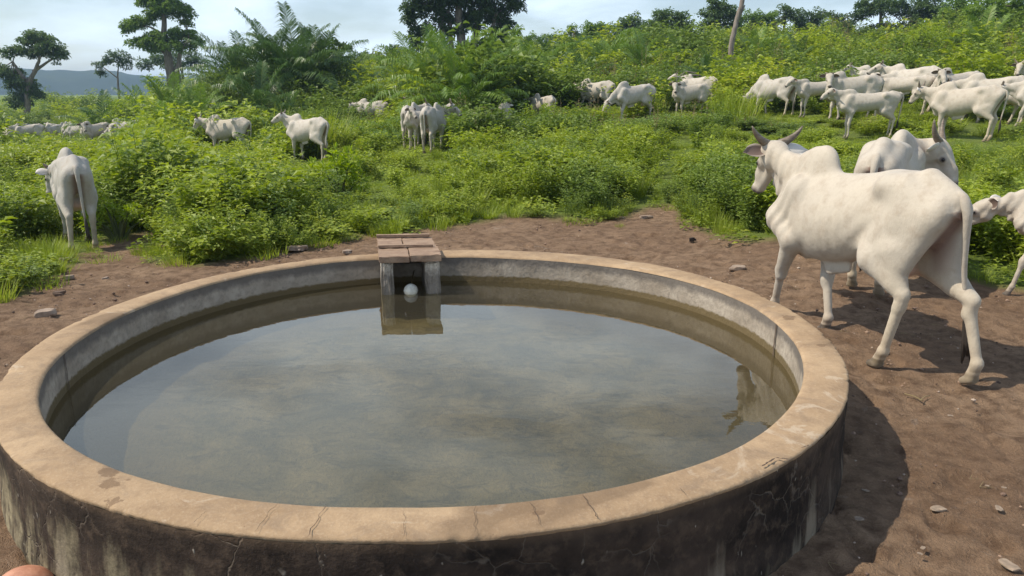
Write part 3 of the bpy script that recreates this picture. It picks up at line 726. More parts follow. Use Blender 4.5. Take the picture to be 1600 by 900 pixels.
    blend(np.clip((hl[:, 0]*0)+(.62-z)/.12, 0, 1)*(np.arange(len(V)) >= nV), (.25, .19, .15))
    root = empty('cow' if not calf else 'calf')
    mesh_obj('body', V, faces, HIDE, root, col=c)
    # switch
    e_ = dp[-1]; dirn = Vector(dp[-1]-dp[-4]).normalized()
    Lw = .30*tail_len
    V2 = []; F2 = []
    for kk in range(9 if res < .015 else 4):
        ox, oy = (rs.random()-.5)*.035, (rs.random()-.5)*.035
        pp = [(e_[0]+ox*t_*1.5, e_[1]+oy*t_*1.5+tail_sway*.06*t_, e_[2]+.05-Lw*t_*(.8+.3*rs.random())-.02) for t_ in (0, .33, .66, 1)]
        a_, b_ = tube_mesh(pp, [.010, .020, .016, .003], 6); F2 += [tuple(i+len(V2) for i in f) for f in b_]; V2 += a_
    mesh_obj('tail_switch', V2, F2, SWITCH, root)
    # eyes, ears, horns
    for sgn in (-1, 1):
        e = H(.142, .083*sgn, .006); uv_ball('eye', .0175*hs, EYE_M, root, loc=e, n=12, m_=8)
        er = ears if ears else (18, -12)
        back = R(er[0]); dr_ = R(er[1])
        ed = (fy*sgn*math.cos(back)*math.cos(dr_) - fx*math.sin(back)*.9 + np.array((0, 0, 1))*math.sin(dr_)); ed /= np.linalg.norm(ed)
        en = np.cross(ed, fz*1.0-fx*.35); en /= np.linalg.norm(en); ew = np.cross(ed, en)
        if (en @ fx) < 0: en = -en
        if sgn in flip: en = -en
        EV = []; EC = []; nu = 9; nv = 7; Le = (.215 if not calf else .20)*hs
        for lay in (0, 1):
            for i in range(nu):
                t_ = i/(nu-1); wdt = (.022+.040*math.sin(math.pi*min(1, t_*1.02)**.8)**.9)*(1-.9*max(0, t_-.8)/.2)
                for j in range(nv):
                    s1 = (j/(nv-1)-.5)*2; cup = (1-s1*s1)*.020*(1-t_*.4)
                    p_ = H(.0, .072*sgn, -.005)+ed*Le*t_+ew*wdt*s1*hs-en*(cup+ (.0 if lay else .004))*hs + np.array((0, 0, -1))*.018*t_*t_
                    EV.append(p_); EC.append((.66, .61, .55) if lay == 0 else (.16, .11, .09) if abs(s1) < .7 else (.4, .35, .3))
        EF = []
        for i in range(nu-1):
            for j in range(nv-1):
                a_ = i*nv+j; EF.append((a_, a_+nv, a_+nv+1, a_+1)); b_ = a_+nu*nv; EF.append((b_, b_+1, b_+nv+1, b_+nv))
        for i in range(nu-1):
            for j in (0, nv-1):
                a_ = i*nv+j; b_ = a_+nu*nv; EF.append((a_, b_, b_+nv, a_+nv))
        mesh_obj('ear', EV, EF, EARM, root, col=np.array(EC))
        if horns and not calf:
            hd = {'up': (fy*sgn*.8-fx*.55+fz*.2, 0, .75), 'wide': (fy*sgn*.9-fx*.45, 0, .62), 'lyre': (fy*sgn*.75-fx*.6, 0, .95), 'stub': (fy*sgn*.8-fx*.6, 0, .4)}[horns]
            d0 = hd[0]/np.linalg.norm(hd[0]); pts = []; rr_ = []; p_ = H(-.03, .055*sgn, .03); L_ = horn_len*(.5 if horns == 'stub' else 1)
            for i in range(9):
                t_ = i/8; dd = d0*(1-t_*hd[2])+np.array((0, 0, 1))*t_*hd[2]*1.1+fx*.10*t_; dd /= np.linalg.norm(dd)
                pts.append(p_.copy()); rr_.append(.034*(1-t_)**.7+.004); p_ = p_+dd*L_/8
            hv, hf = tube_mesh(pts, rr_, 10); mesh_obj('horn', hv, hf, HORN, root)
    return root
def copy_tree(o, parent=None):
    c = o.copy(); COL.objects.link(c); c.parent = parent
    for ch in list(o.children): copy_tree(ch, c)
    return c
USED = set(); COWS = []
def place(proto, px, Y, heading, scale=1., label='', cat='cow', group='white zebu cattle grazing the pasture', dz=0., vis=None, halfw=30):
    o = proto if proto.name not in USED else copy_tree(proto)
    USED.add(proto.name); 
    x = at(px, 150, Y)[0]; z = gz(x, Y)+dz
    # sit all hooves near the slope
    o.location = (x, Y, z-.01); o.rotation_euler = (0, 0, R(heading)+math.atan2(Y, x)-math.pi/2); o.scale = (scale,)*3
    tag(o, label, cat, group); 
    pxx, pyy = to_px(x, Y, z)
    COWS.append((px, Y, vis if vis else pyy-2, halfw, x, scale))
    return o

# ------------------------------------------------------------------ the herd
hero = make_cow(res=.0115, feet=[(.33, -.10), (-.22, .06), (.10, .02), (-.36, -.04)], lift=[0, 0, 0, .03], neck_yaw=0, neck_pitch=34, neck_len=.46, head_pitch=-58, head_yaw=-8,
                horns='wide', horn_len=.23, tail_sway=-.95, tail_len=1.25, tone=(.50, .44, .36), seed=3, flip=(1,))
HX, HY = 2.37, 5.17
hero.location = (HX, HY, .035); hero.rotation_euler = (0, 0, R(109)); hero.scale = (.95, .97, .98)
tag(hero, 'large horned white cow walking on bare earth right beside the tank, foreground', 'cow', 'white zebu cattle grazing the pasture')
COWS.append((1370, 5.3, 640, 150, 2.5, 1))

P_SL = make_cow(res=.022, neck_pitch=18, neck_len=.48, head_pitch=-55, horns='up', horn_len=.22, tone=(.50, .44, .36), seed=5)
P_UP = make_cow(res=.022, feet=[(.06, 0), (-.04, 0), (-.08, 0), (.08, 0)], neck_yaw=14, neck_pitch=36, neck_len=.46, head_pitch=-32, head_yaw=12, horns='lyre', horn_len=.18, tone=(.53, .48, .41), tail_sway=.8, seed=25)   # head held high                                     # standing, head level
P_TR = make_cow(res=.022, feet=[(.05, 0), (-.08, 0), (.06, 0), (-.05, 0)], neck_yaw=-55, neck_pitch=30, neck_len=.46, head_pitch=-45, head_yaw=-25, horns='lyre', horn_len=.22, tone=(.45, .41, .355), seed=6)   # looks to its right
P_TL = make_cow(res=.022, feet=[(-.06, 0), (.08, 0), (-.05, 0), (.06, 0)], neck_yaw=50, neck_pitch=25, neck_len=.46, head_pitch=-50, head_yaw=25, horns='stub', horn_len=.18, seed=7)     # looks to its left
P_GR = make_cow(res=.022, feet=[(.12, 0), (-.10, 0), (.05, 0), (-.08, 0)], neck_pitch=-38, neck_len=.62, head_pitch=-70, horns='stub', tone=(.47, .43, .375), seed=8)        # grazing
P_WK = make_cow(res=.022, feet=[(.20, 0), (-.18, 0), (-.14, 0), (.16, 0)], neck_pitch=5, neck_len=.50, head_pitch=-55, horns='up', horn_len=.16, tone=(.50, .45, .38), seed=9)    # walking, head low
P_CF = make_cow(res=.021, neck_pitch=28, neck_len=.44, head_pitch=-40, calf=True, seed=10)
P_CT = make_cow(res=.021, neck_pitch=30, neck_yaw=45, neck_len=.42, head_pitch=-45, head_yaw=30, calf=True, seed=11)
G_ = 'white zebu cattle grazing the pasture'
near2 = make_cow(res=.014, feet=[(.1, 0), (-.1, 0), (.08, 0), (-.1, 0)], neck_yaw=-66, neck_pitch=24, neck_len=.30, head_pitch=-62, head_yaw=-30, horns='lyre', horn_len=.26, tone=(.50, .445, .37), seed=13, hump=.07, flip=(-1,))
place(near2, 1408, 6.7, 82, .97, 'horned cow behind the foreground cow with its head turned right', vis=470, halfw=75)
left1 = make_cow(res=.015, feet=[(.12, .02), (-.12, 0), (-.06, .05), (.06, .0)], neck_yaw=16, neck_pitch=-8, neck_len=.52, head_pitch=-62, head_yaw=10, horns='stub', tone=(.42, .39, .345), tail_sway=-.15, tail_len=1.15, hump=.06, seed=14)
place(left1, 94, 9.9, 94, .94, 'white cow walking away through a gap in the bushes at far left', vis=385, halfw=55)
calf1 = make_cow(res=.014, feet=[(.21, 0), (-.05, 0), (0, 0), (.1, 0)], neck_pitch=-8, neck_len=.42, head_pitch=-38, calf=True, ears=(35, 8), hscale=1.22, tone=(.50, .445, .37), seed=15)
place(calf1, 1752, 5.9, 184, .75, 'young white calf entering at the right edge behind the big cow', 'calf', vis=505, halfw=60)

place(P_SL, 350, 26, 147, 1, 'cow with upright horns standing in deep weeds, in side view left of centre', vis=222, halfw=45)
place(P_UP, 476, 23.5, 132, 1.02, 'cow seen half from behind with thin horns, standing beside the dark palm thicket', vis=248, halfw=42)
place(P_TL, 142, 37, 215, .98, 'cow facing the camera among bushes beyond the left cow', vis=213, halfw=22)
place(P_GR, 190, 37, 150, .98, 'grazing cow with rounded back beside the yellow-green shrub', vis=210, halfw=22)
place(P_CF, 170, 35.5, 265, .9, 'small calf in the weeds in front of the grazing cow on the left', 'calf', vis=216, halfw=12)
place(P_WK, 36, 45, 172, .95, 'cow half sunk in weeds in the distant left group, nearest the picture edge', vis=212, halfw=22)
place(P_SL, 28, 55, 75, .95, 'distant cow seen from behind under the leaning umbrella tree', vis=197, halfw=10)
for px, Y, hd, pr, lb, v in [(70, 62, 100, P_SL, 'farthest left cow of the tight distant group on the left plain', 197), (84, 58, 20, P_GR, 'distant cow grazing in the middle of the tight left group', 200),
                             (100, 60, 250, P_WK, 'distant cow at the right end of the tight left group', 198), (74, 50, 235, P_WK, 'cow standing just in front of the tight distant left group', 208),
                             (95, 48, 265, P_TL, 'distant cow facing the camera below the tight left group', 210), (113, 44, 140, P_GR, 'low grazing cow between the left group and the facing cow', 215), (3, 43, 100, P_SL, 'cow cut by the left picture edge in the weeds', 215)]:
    place(pr, px, Y, hd, .82, lb, vis=v, halfw=12)
place(P_WK, 580, 37, 150, 1, 'lone cow wading through shrubs left of the group of three', vis=177, halfw=28)
place(P_SL, 628, 47, 175, .95, 'faint distant cow back behind the lone wading cow', vis=150, halfw=16)
place(P_TL, 648, 41, 240, .98, 'cow peering out beneath the palm behind dead branches', vis=162, halfw=18)
place(P_TR, 642, 24.2, 78, 1.0, 'tall rear-facing cow at the left of the group of three', vis=226, halfw=22)
place(P_CT, 655, 23.3, 235, .95, 'calf standing between two cows in the clearing', 'calf', vis=228, halfw=20)
place(P_TR, 676, 22.0, 74, .99, 'cow seen from behind turning its head right beside the calf', vis=244, halfw=28)
place(P_SL, 788, 27.5, 82, .82, 'cow seen from behind at the right foot of the big young palm', vis=184, halfw=14)
place(P_SL, 824, 31.5, 148, .82, 'left one of two distant cows side by side in tall grass', vis=174, halfw=20)
place(P_WK, 848, 30.5, 130, .84, 'right one of two distant cows side by side in tall grass', vis=174, halfw=18)
place(P_WK, 930, 32, 148, 1.02, 'cow with lowered head in weeds left of the grazing cow', vis=162, halfw=38)
place(P_GR, 990, 27, 212, .98, 'cow reaching down to graze with its head at the ground, centre right', vis=180, halfw=35)
place(P_TL, 1078, 30, 206, .95, 'cow looking at the camera in front of another cow, by dead branches', vis=172, halfw=38)
place(P_UP, 1088, 33, 155, 1.02, 'tan-backed cow standing close behind the cow looking at the camera', vis=160, halfw=32)
place(P_GR, 1208, 27, 143, 1.03, 'single cow grazing in side view between the pair and the right herd', vis=179, halfw=34)
place(P_CF, 1274, 25.5, 215, .95, 'small calf half hidden behind the big cow at the left of the right herd', 'calf', vis=178, halfw=16)
place(P_TL, 1330, 23.8, 205, 1.05, 'big cow facing left and looking out at the left of the right herd', vis=178, halfw=55)
place(P_UP, 1366, 29.5, 168, 1.05, 'highest cow of the right herd, its back against the far bushes', vis=160, halfw=48)
place(P_UP, 1420, 25.5, 152, 1.1, 'pale cow in side view in the middle of the right herd', vis=172, halfw=50)
place(P_CT, 1408, 24.2, 170, 1.0, 'calf standing in front of the pale cow in the middle of the herd', 'calf', vis=172, halfw=30)
place(P_CF, 1356, 20.5, 200, 1.0, 'young calf with dark ears nearest the camera in the right herd', 'calf', vis=214, halfw=50)
place(P_TL, 1492, 23.5, 222, 1.05, 'front-facing cow with drooping ears in the right herd', vis=176, halfw=22)
place(P_SL, 1508, 19.6, 160, 1.04, 'long-bodied cow with dark horns in front of the right herd', vis=210, halfw=62)
place(P_WK, 1550, 22.3, 174, 1.04, 'cow standing behind the long-bodied horned cow', vis=192, halfw=45)
place(P_SL, 1594, 27, 262, 1.0, 'distant cow facing the camera at the far right edge', vis=150, halfw=14)
place(P_WK, 1640, 20.8, 178, 1.0, 'cow with a dark muzzle coming in from the right edge', vis=180, halfw=50)

# ------------------------------------------------------------------ foliage materials
def leaf_mat(name, dark, light, yellow, trans=.35, rough=.5):
    m = Mat(name); t = m.attr('col'); ts = m.sep(t)
    oi = m.n('ShaderNodeObjectInfo')
    f = m.math('ADD', m.math('MULTIPLY', ts[0], .65), m.math('MULTIPLY', oi.outputs['Random'], .35))
    c = m.mix(f, dark, light)
    y = m.math('MULTIPLY', m.mr(m.math('ADD', ts[1], m.math('MULTIPLY', m.math('FRACT', m.math('MULTIPLY', oi.outputs['Random'], 7.31)), .35)), .85, 1.25), .9)
    c = m.mix(y, c, yellow)
    m.color(c); m.rough(rough); m.spec(.35)
    td = m.n('ShaderNodeBsdfTranslucent'); hs = m.n('ShaderNodeHueSaturation'); hs.inputs['Value'].default_value = 1.25; hs.inputs['Saturation'].default_value = 1.1
    m.l(c, hs.inputs['Color']); m.l(hs.outputs[0], td.inputs[0])
    mx_ = m.n('ShaderNodeMixShader'); mx_.inputs[0].default_value = trans
    m.l(m.p.outputs[0], mx_.inputs[1]); m.l(td.outputs[0], mx_.inputs[2]); m.l(mx_.outputs[0], m.out.inputs['Surface'])
    return m.m
WEED = leaf_mat('weed_leaf', (.12, .18, .020), (.39, .465, .060), (.55, .52, .07), trans=.38)
DARKLEAF = leaf_mat('dark_shrub_leaf', (.065, .115, .025), (.26, .345, .065), (.26, .31, .06))
GRASS = leaf_mat('grass_blade', (.17, .235, .028), (.37, .44, .060), (.50, .45, .13), trans=.4)
STRAW = leaf_mat('dry_stalk', (.20, .15, .075), (.33, .26, .14), (.36, .28, .16), trans=.2, rough=.8)
PALMLEAF = leaf_mat('palm_leaflet', (.042, .092, .022), (.13, .215, .05), (.20, .24, .07), trans=.25, rough=.38)
PALMLIGHT = leaf_mat('young_palm_leaflet', (.085, .165, .026), (.22, .32, .055), (.30, .33, .09), trans=.3, rough=.4)
TREELEAF = leaf_mat('tree_leaf', (.045, .085, .030), (.15, .22, .065), (.18, .23, .07), trans=.4)
TREELEAF2 = leaf_mat('bright_tree_leaf', (.085, .155, .028), (.25, .36, .065), (.28, .34, .07), trans=.4)
YELLOWLEAF = leaf_mat('yellow_green_leaf', (.17, .25, .020), (.33, .42, .040), (.48, .48, .07), trans=.4)
def bark(name, a, b):
    m = Mat(name); n = m.noise(3, 5, .65, vec=m.mapping((3, 3, .6))); m.color(m.mix(m.mr(n, .35, .65), a, b)); m.rough(.95); m.bump(n, .05, .8); return m.m
BARK = bark('grey_bark', (.10, .08, .065), (.24, .20, .165)); STEM = bark('green_brown_stem', (.07, .09, .03), (.14, .15, .06)); DEAD = bark('bleached_dead_wood', (.15, .12, .10), (.29, .245, .21))

class Fol:
    """collects leaves / tubes into one mesh with a tint attribute"""
    def __init__(s): s.V = []; s.F = []; s.C = []
    def add(s, V, F, c):
        n = len(s.V); s.V += [tuple(v) for v in V]; s.F += [tuple(i+n for i in f) for f in F]; s.C += [c]*len(V)
    def leaf(s, p, d, n, L, W, c, fold=.25, droop=.15):
        d = d.normalized(); side = d.cross(n)
        side = side.normalized() if side.length > 1e-5 else d.orthogonal().normalized()
        n = side.cross(d)
        m1 = p+d*L*.45; tip = p+d*L-Vector((0, 0, 1))*L*droop
        s.add([p, m1+side*W*.5+n*W*fold, m1-n*W*.02, m1-side*W*.5+n*W*fold, tip], [(0, 2, 1), (0, 3, 2), (1, 2, 4), (2, 3, 4)], c)
    def blade(s, p, d, L, W, c, bend=.6, seg=3):
        d = d.normalized(); side = d.cross(Vector((0, 0, 1)));  side = side.normalized() if side.length > 1e-4 else Vector((1, 0, 0))
        side = (side+Vector((random.uniform(-.5, .5), random.uniform(-.5, .5), 0))).normalized()
        V = []; q = Vector(p); dd = d.copy()
        for i in range(seg+1):
            w = W*(1-(i/seg)**1.6)*.5
            if i == seg: V.append(q.copy())
            else: V += [q+side*w, q-side*w]
            q = q+dd*L/seg; h = Vector((d.x, d.y, 0)); dd = (dd+(h*.8-Vector((0, 0, .55)))*bend*(i+1)/seg).normalized()
        F = [(2*i, 2*i+1, 2*i+3, 2*i+2) for i in range(seg-1)]+[(2*seg-2, 2*seg-1, 2*seg)]
        s.add(V, F, c)
    def tube(s, pts, rr, c, seg=4):
        v, f = tube_mesh(pts, rr, seg, cap=False); s.add(v, f, c)
    def build(s, name, mat, parent=None, link=True, smooth=False):
        o = mesh_obj(name, s.V, s.F, mat, parent, smooth=smooth, col=np.array(s.C)[:, :3], link=link); return o
def rnd(a, b): return random.uniform(a, b)
def tint(base=.5, sp=.25, y=.5):
    return (min(1, max(0, random.gauss(base, sp))), random.random()*y, 0)
def rvec():
    v = Vector((random.gauss(0, 1), random.gauss(0, 1), random.gauss(0, 1))); return v.normalized()

def weed_proto(name, H, nst, nleaf, LL, mat, spread=.5, widthf=.45, base=.5):
    f = Fol()
    for i in range(nst):
        a = rnd(0, 6.28); r0 = rnd(0, .12); p = Vector((math.cos(a)*r0, math.sin(a)*r0, -.03)); h = H*rnd(.6, 1.05); lean = rnd(.05, spread)
        d = Vector((math.cos(a)*lean, math.sin(a)*lean, 1)).normalized(); pts = [p.copy()]; n = 7
        for k in range(n):
            d = (d+Vector((rnd(-.12, .12)+math.cos(a)*.05, rnd(-.12, .12)+math.sin(a)*.05, 0))).normalized(); p = p+d*h/n; pts.append(p.copy())
        sb = tint(base, .12)[0]
        f.tube([tuple(q) for q in pts], [.006*(1-.7*k/n) for k in range(n+1)], (sb*.3, 0, 0), 3)
        for k in range(nleaf):
            t = (.12+.88*(k+random.random())/nleaf)*n; i0 = min(n-1, int(t)); q = pts[i0].lerp(pts[i0+1], t-i0)
            aa = rnd(0, 6.28); out = Vector((math.cos(aa), math.sin(aa), rnd(-.1, .6))).normalized(); tt = t/n
            br = rnd(0, .16*H)*(1.1-tt*.6); q = q+out*br
            f.leaf(q, out+Vector((0, 0, rnd(-.35, .15))), Vector((rnd(-.4, .4), rnd(-.4, .4), 1)), LL*rnd(.7, 1.35), LL*widthf*rnd(.9, 1.35), tint(sb+.25*(tt-.5), .12, .8))
    return f.build(name, mat, link=False)
def grass_proto(name, n, H, R_, mat, W=.008, bend=.55):
    f = Fol()
    for i in range(n):
        a = rnd(0, 6.28); r = R_*math.sqrt(random.random()); aa = a+rnd(-1, 1)
        f.blade(Vector((math.cos(a)*r, math.sin(a)*r, -.02)), Vector((math.cos(aa)*rnd(.1, .7), math.sin(aa)*rnd(.1, .7), 1)), H*rnd(.5, 1.1), W*rnd(.7, 1.3), tint(.5, .2, .75), bend*rnd(.5, 1.3))
    return f.build(name, mat, link=False)
def low_proto(name, n, R_, LL, mat):     # low broad leaved creeping cover
    f = Fol()
    for i in range(n):
        a = rnd(0, 6.28); r = R_*math.sqrt(random.random()); h = rnd(.04, .26)*(1.2-r/R_); q = Vector((math.cos(a)*r, math.sin(a)*r, h)); out = Vector((rnd(-1, 1), rnd(-1, 1), rnd(-.1, .3)))
        f.leaf(q, out, Vector((rnd(-.5, .5), rnd(-.5, .5), 1)), LL*rnd(.6, 1.2), LL*.75*rnd(.8, 1.2), tint(.45, .2, .75), fold=.12)
    return f.build(name, mat, link=False)
def stalk_proto(name, n, H):
    f = Fol()
    for i in range(n):
        a = rnd(0, 6.28); r = .3*random.random(); p = Vector((math.cos(a)*r, math.sin(a)*r, 0)); l = rnd(-.2, .2); h = H*rnd(.6, 1)
        q = p+Vector((l, rnd(-.2, .2), h)); f.tube([tuple(p), tuple(p.lerp(q, .5)+Vector((rnd(-.03, .03), 0, 0))), tuple(q)], [.005, .004, .002], (.4, 0, 0), 3)
        for k in range(7):
            s_ = p.lerp(q, rnd(.5, 1)); e = s_+Vector((rnd(-.12, .12), rnd(-.12, .12), rnd(.02, .16))); f.leaf(s_, e-s_, rvec(), .10, .025, tint(.5, .3))
    return f.build(name, STRAW, link=False)

def feather_proto(name):          # knee high seedling palm as part of the scrub
    f = Fol()
    for i in range(11):
        a = i*2.4+rnd(-.3, .3); p = Vector((0, 0, 0)); ang = R(rnd(50, 82)); pts = []
        for k in range(8): pts.append(p.copy()); p = p+Vector((math.cos(a)*math.cos(ang), math.sin(a)*math.cos(ang), math.sin(ang)))*.17; ang -= .17
        f.tube([tuple(q) for q in pts], [.008]*8, (.8, .8, 0), 3)
        for k in range(1, 8):
            tg = (pts[k]-pts[k-1]).normalized(); sd = Vector((-math.sin(a), math.cos(a), 0))
            for h_ in (0, .5):
                q = pts[k-1].lerp(pts[k], h_)
                for sg in (-1, 1): f.leaf(q, tg*.8+sd*sg+Vector((0, 0, rnd(-.1, .3))), Vector((0, 0, 1)), rnd(.24, .36), .034, tint(.5, .2, .6), .1, .4)
    return f.build(name, PALMLIGHT, link=False)
def proto_col(name, objs):
    c = bpy.data.collections.new(name)
    for o in objs: c.objects.link(o)
    return c
W_NEAR = proto_col('near weeds', [weed_proto('a_weed', 1.0, 11, 46, .088, WEED), weed_proto('b_weed', .9, 12, 44, .075, WEED, .6), weed_proto('c_weed', 1.05, 10, 40, .125, WEED, .45, .55, .4),
                                  weed_proto('d_weed', .95, 12, 42, .090, DARKLEAF, .55, .5, .6), weed_proto('e_weed', .8, 10, 40, .14, WEED, .7, .62, .55), weed_proto('f_weed', 1.0, 12, 44, .075, DARKLEAF, .4, .4, .7)])
W_FAR = proto_col('far weeds', [weed_proto('a_bush', 1.0, 12, 26, .13, WEED, .6), weed_proto('b_bush', .9, 12, 26, .12, DARKLEAF, .7), weed_proto('c_bush', 1.1, 10, 26, .12, WEED, .5, .5, .35),
                                weed_proto('d_bush', .95, 13, 24, .14, WEED, .8, .5, .65), grass_proto('e_reed', 130, 1.2, .35, GRASS, .022, .35), weed_proto('f_bush', 1.0, 12, 26, .13, DARKLEAF, .6, .5, .8),
                                weed_proto('g_shrub', 1.25, 18, 34, .12, DARKLEAF, .75, .6, .4), weed_proto('h_shrub', 1.2, 16, 34, .13, WEED, .7, .6, .75), feather_proto('i_palm'), feather_proto('j_palm')])
G_COL = proto_col('grasses', [grass_proto('a_grass', 110, .22, .16, GRASS), grass_proto('b_grass', 120, .30, .15, GRASS, .009), grass_proto('c_grass', 90, .16, .20, GRASS), low_proto('d_creeper', 90, .25, .055, WEED), low_proto('e_creeper', 70, .28, .075, WEED)])
R_COL = proto_col('reeds', [grass_proto('a_reed', 130, .85, .16, GRASS, .014, .30), grass_proto('b_reed', 110, .70, .14, GRASS, .012, .45)])
S_COL = proto_col('stalks', [stalk_proto('a_stalk', 5, 1.5), stalk_proto('b_stalk', 4, 1.2), stalk_proto('c_stalk', 6, 1.35)])

def scatter(name, pts, col, label, cat):
    """pts: list of (x, y, z, scale, idx, rotz, scale_z)"""
    if not pts: return
    a = np.array(pts, float); me = bpy.data.meshes.new(name); me.vertices.add(len(a)); me.vertices.foreach_set('co', a[:, :3].astype(np.float32).ravel())
    for nm, ty, dat in (('scl', 'FLOAT_VECTOR', np.stack([a[:, 3], a[:, 3], a[:, 6]], 1)), ('rot', 'FLOAT_VECTOR', np.stack([a[:, 5]*0+RNG.normal(0, .07, len(a)), RNG.normal(0, .07, len(a)), a[:, 5]], 1)), ('idx', 'INT', a[:, 4])):
        at_ = me.attributes.new(nm, ty, 'POINT')
        if ty == 'INT': at_.data.foreach_set('value', dat.astype(np.int32))
        else: at_.data.foreach_set('vector', dat.astype(np.float32).ravel())
    o = bpy.data.objects.new(name, me); COL.objects.link(o)
    ng = bpy.data.node_groups.new(name, 'GeometryNodeTree'); ng.interface.new_socket('Geometry', in_out='INPUT', socket_type='NodeSocketGeometry'); ng.interface.new_socket('Geometry', in_out='OUTPUT', socket_type='NodeSocketGeometry')
    gi = ng.nodes.new('NodeGroupInput'); go = ng.nodes.new('NodeGroupOutput'); ip = ng.nodes.new('GeometryNodeInstanceOnPoints'); ci = ng.nodes.new('GeometryNodeCollectionInfo')
    ci.inputs['Collection'].default_value = col; ci.inputs['Separate Children'].default_value = True; ci.inputs['Reset Children'].default_value = True
    def na(nm, dt):
        n = ng.nodes.new('GeometryNodeInputNamedAttribute'); n.data_type = dt; n.inputs['Name'].default_value = nm; return n.outputs['Attribute']
    K = ng.links.new; ip.inputs['Pick Instance'].default_value = True
    K(gi.outputs[0], ip.inputs['Points']); K(ci.outputs[0], ip.inputs['Instance']); K(na('idx', 'INT'), ip.inputs['Instance Index'])
    er = ng.nodes.new('FunctionNodeEulerToRotation'); K(na('rot', 'FLOAT_VECTOR'), er.inputs[0]); K(er.outputs[0], ip.inputs['Rotation']); K(na('scl', 'FLOAT_VECTOR'), ip.inputs['Scale'])
    K(ip.outputs[0], go.inputs[0])
    md = o.modifiers.new('scatter', 'NODES'); md.node_group = ng
    return tag(o, label, cat, kind='stuff')

# ------------------------------------------------------------------ where the undergrowth grows
# open turf (base position seen in the photograph: px, py, rx, ry)
LAWN = [(575, 296, 75, 20), (520, 275, 40, 18), (560, 262, 75, 28), (640, 285, 50, 22), (590, 235, 75, 14), (1075, 235, 48, 34), (1050, 285, 38, 40), (1010, 330, 40, 22), (1150, 214, 80, 14), (1235, 192, 60, 20), (900, 212, 70, 11), (810, 222, 45, 9), (1290, 205, 45, 30),
        (1560, 232, 70, 14), (990, 362, 26, 14), (1480, 238, 70, 14), (1395, 222, 60, 12), (610, 330, 30, 12), (128, 392, 26, 40), (1440, 196, 60, 12), (700, 262, 30, 12)]
TALL = [(300, 340, 190, 75, 1.42), (250, 290, 150, 60, 1.40), (440, 310, 75, 55, 1.2), (740, 300, 55, 38, 1.0), (870, 305, 120, 42, .98), (950, 245, 75, 18, 1.0), (1160, 350, 110, 62, .98), (1110, 300, 60, 40, .8), (1450, 420, 260, 60, .92),
        (40, 380, 60, 80, .80), (640, 325, 50, 22, .55), (560, 338, 60, 22, .45), (1090, 215, 50, 16, .9), (800, 245, 60, 16, .8)]
def zones(px, py):
    lawn = 0.
    for a, b, rx, ry in LAWN: lawn = max(lawn, 1.35-math.hypot((px-a)/rx, (py-b)/ry))
    tall = 0.
    for a, b, rx, ry, h in TALL:
        q = math.hypot((px-a)/rx, (py-b)/ry)
        if q < 1: tall = max(tall, h*(1-.45*q*q))
    return min(1, max(0, lawn)), tall
def clear_h(x, y, z, h, px):
    """keep the plants between the camera and an animal below what the camera sees of it"""
    for cpx, cY, vis, hw, cx, sc in COWS:
        if abs(x-cx) < .75 and abs(y-cY) < .8: h = min(h, .42 if cY > 12 else .2)
        if cY > y-.3 and abs(px-cpx) < hw+10:
            yy = vis-4+(8 if cY > 15 else 0)
            d = ray(px, yy); zt = EYE+d[2]*(y/d[1])
            h = min(h, max(0, zt-z))
    return h
near_w, near_g, near_r, stalks, far_w, tiny = [], [], [], [], [], []
def field(y0, y1, dens, jit=1.):
    ya = y0
    hw = lambda y: y*.74+2.2
    area = (hw(y0)+hw(y1))*(y1-y0); n = int(area*dens)
    yy = np.sqrt(RNG.uniform(y0**2, y1**2, n)); xx = RNG.uniform(-1, 1, n)*hw(yy); zz = ground(xx, yy); ed = earth_d(xx, yy)
    return zip(xx, yy, zz, ed)
# near zone
for x, y, z, ed in field(6.2, 15, 9.5):
    if ed < .10: continue
    px, py = to_px(x, y, z); lawn, tall = zones(px, py); nb = float(vnoise(x*.9, y*.9, 77))
    if random.random() < lawn*1.05: continue
    h = tall if tall > 0 else .42+.30*nb
    h *= (.62+.50*random.random()+.25*float(vnoise(x*2.2, y*2.2, 13)))*min(1, .38+ed*.75)
    if random.random() > .30+.75*min(1, h): continue
    h = clear_h(x, y, z, h, px)*rnd(.75, 1)
    if h < .2: continue
    s = h*rnd(.9, 1.1)
    if tall == 0 and random.random() < .25 or (690 < px < 770 and 240 < py < 330 and random.random() < .75): near_r.append((x, y, z, max(.6, s), random.randrange(2), rnd(0, 6.28), s*1.1)); continue
    kind = random.choice([0, 1, 2, 4, 0, 1, 5]) if float(vnoise(x*.6+9, y*.6, 5)) > .45 else random.choice([2, 3, 5, 3, 1])
    near_w.append((x, y, z, max(.55, s*1.05), kind, rnd(0, 6.28), s))
for x, y, z, ed in field(5.2, 17, 15):
    if ed < -.02+.25*(random.random()-.5)*(1 if random.random() < .8 else 3): continue
    px, py = to_px(x, y, z); lawn, tall = zones(px, py)
    if lawn > .2: near_g.append((x, y, z, rnd(.35, .7), random.choice([0, 2, 2, 3]), rnd(0, 6.28), rnd(.3, .6)))
    elif random.random() < .75: near_g.append((x, y, z, rnd(.7, 1.25), random.randrange(5), rnd(0, 6.28), rnd(.7, 1.2)))
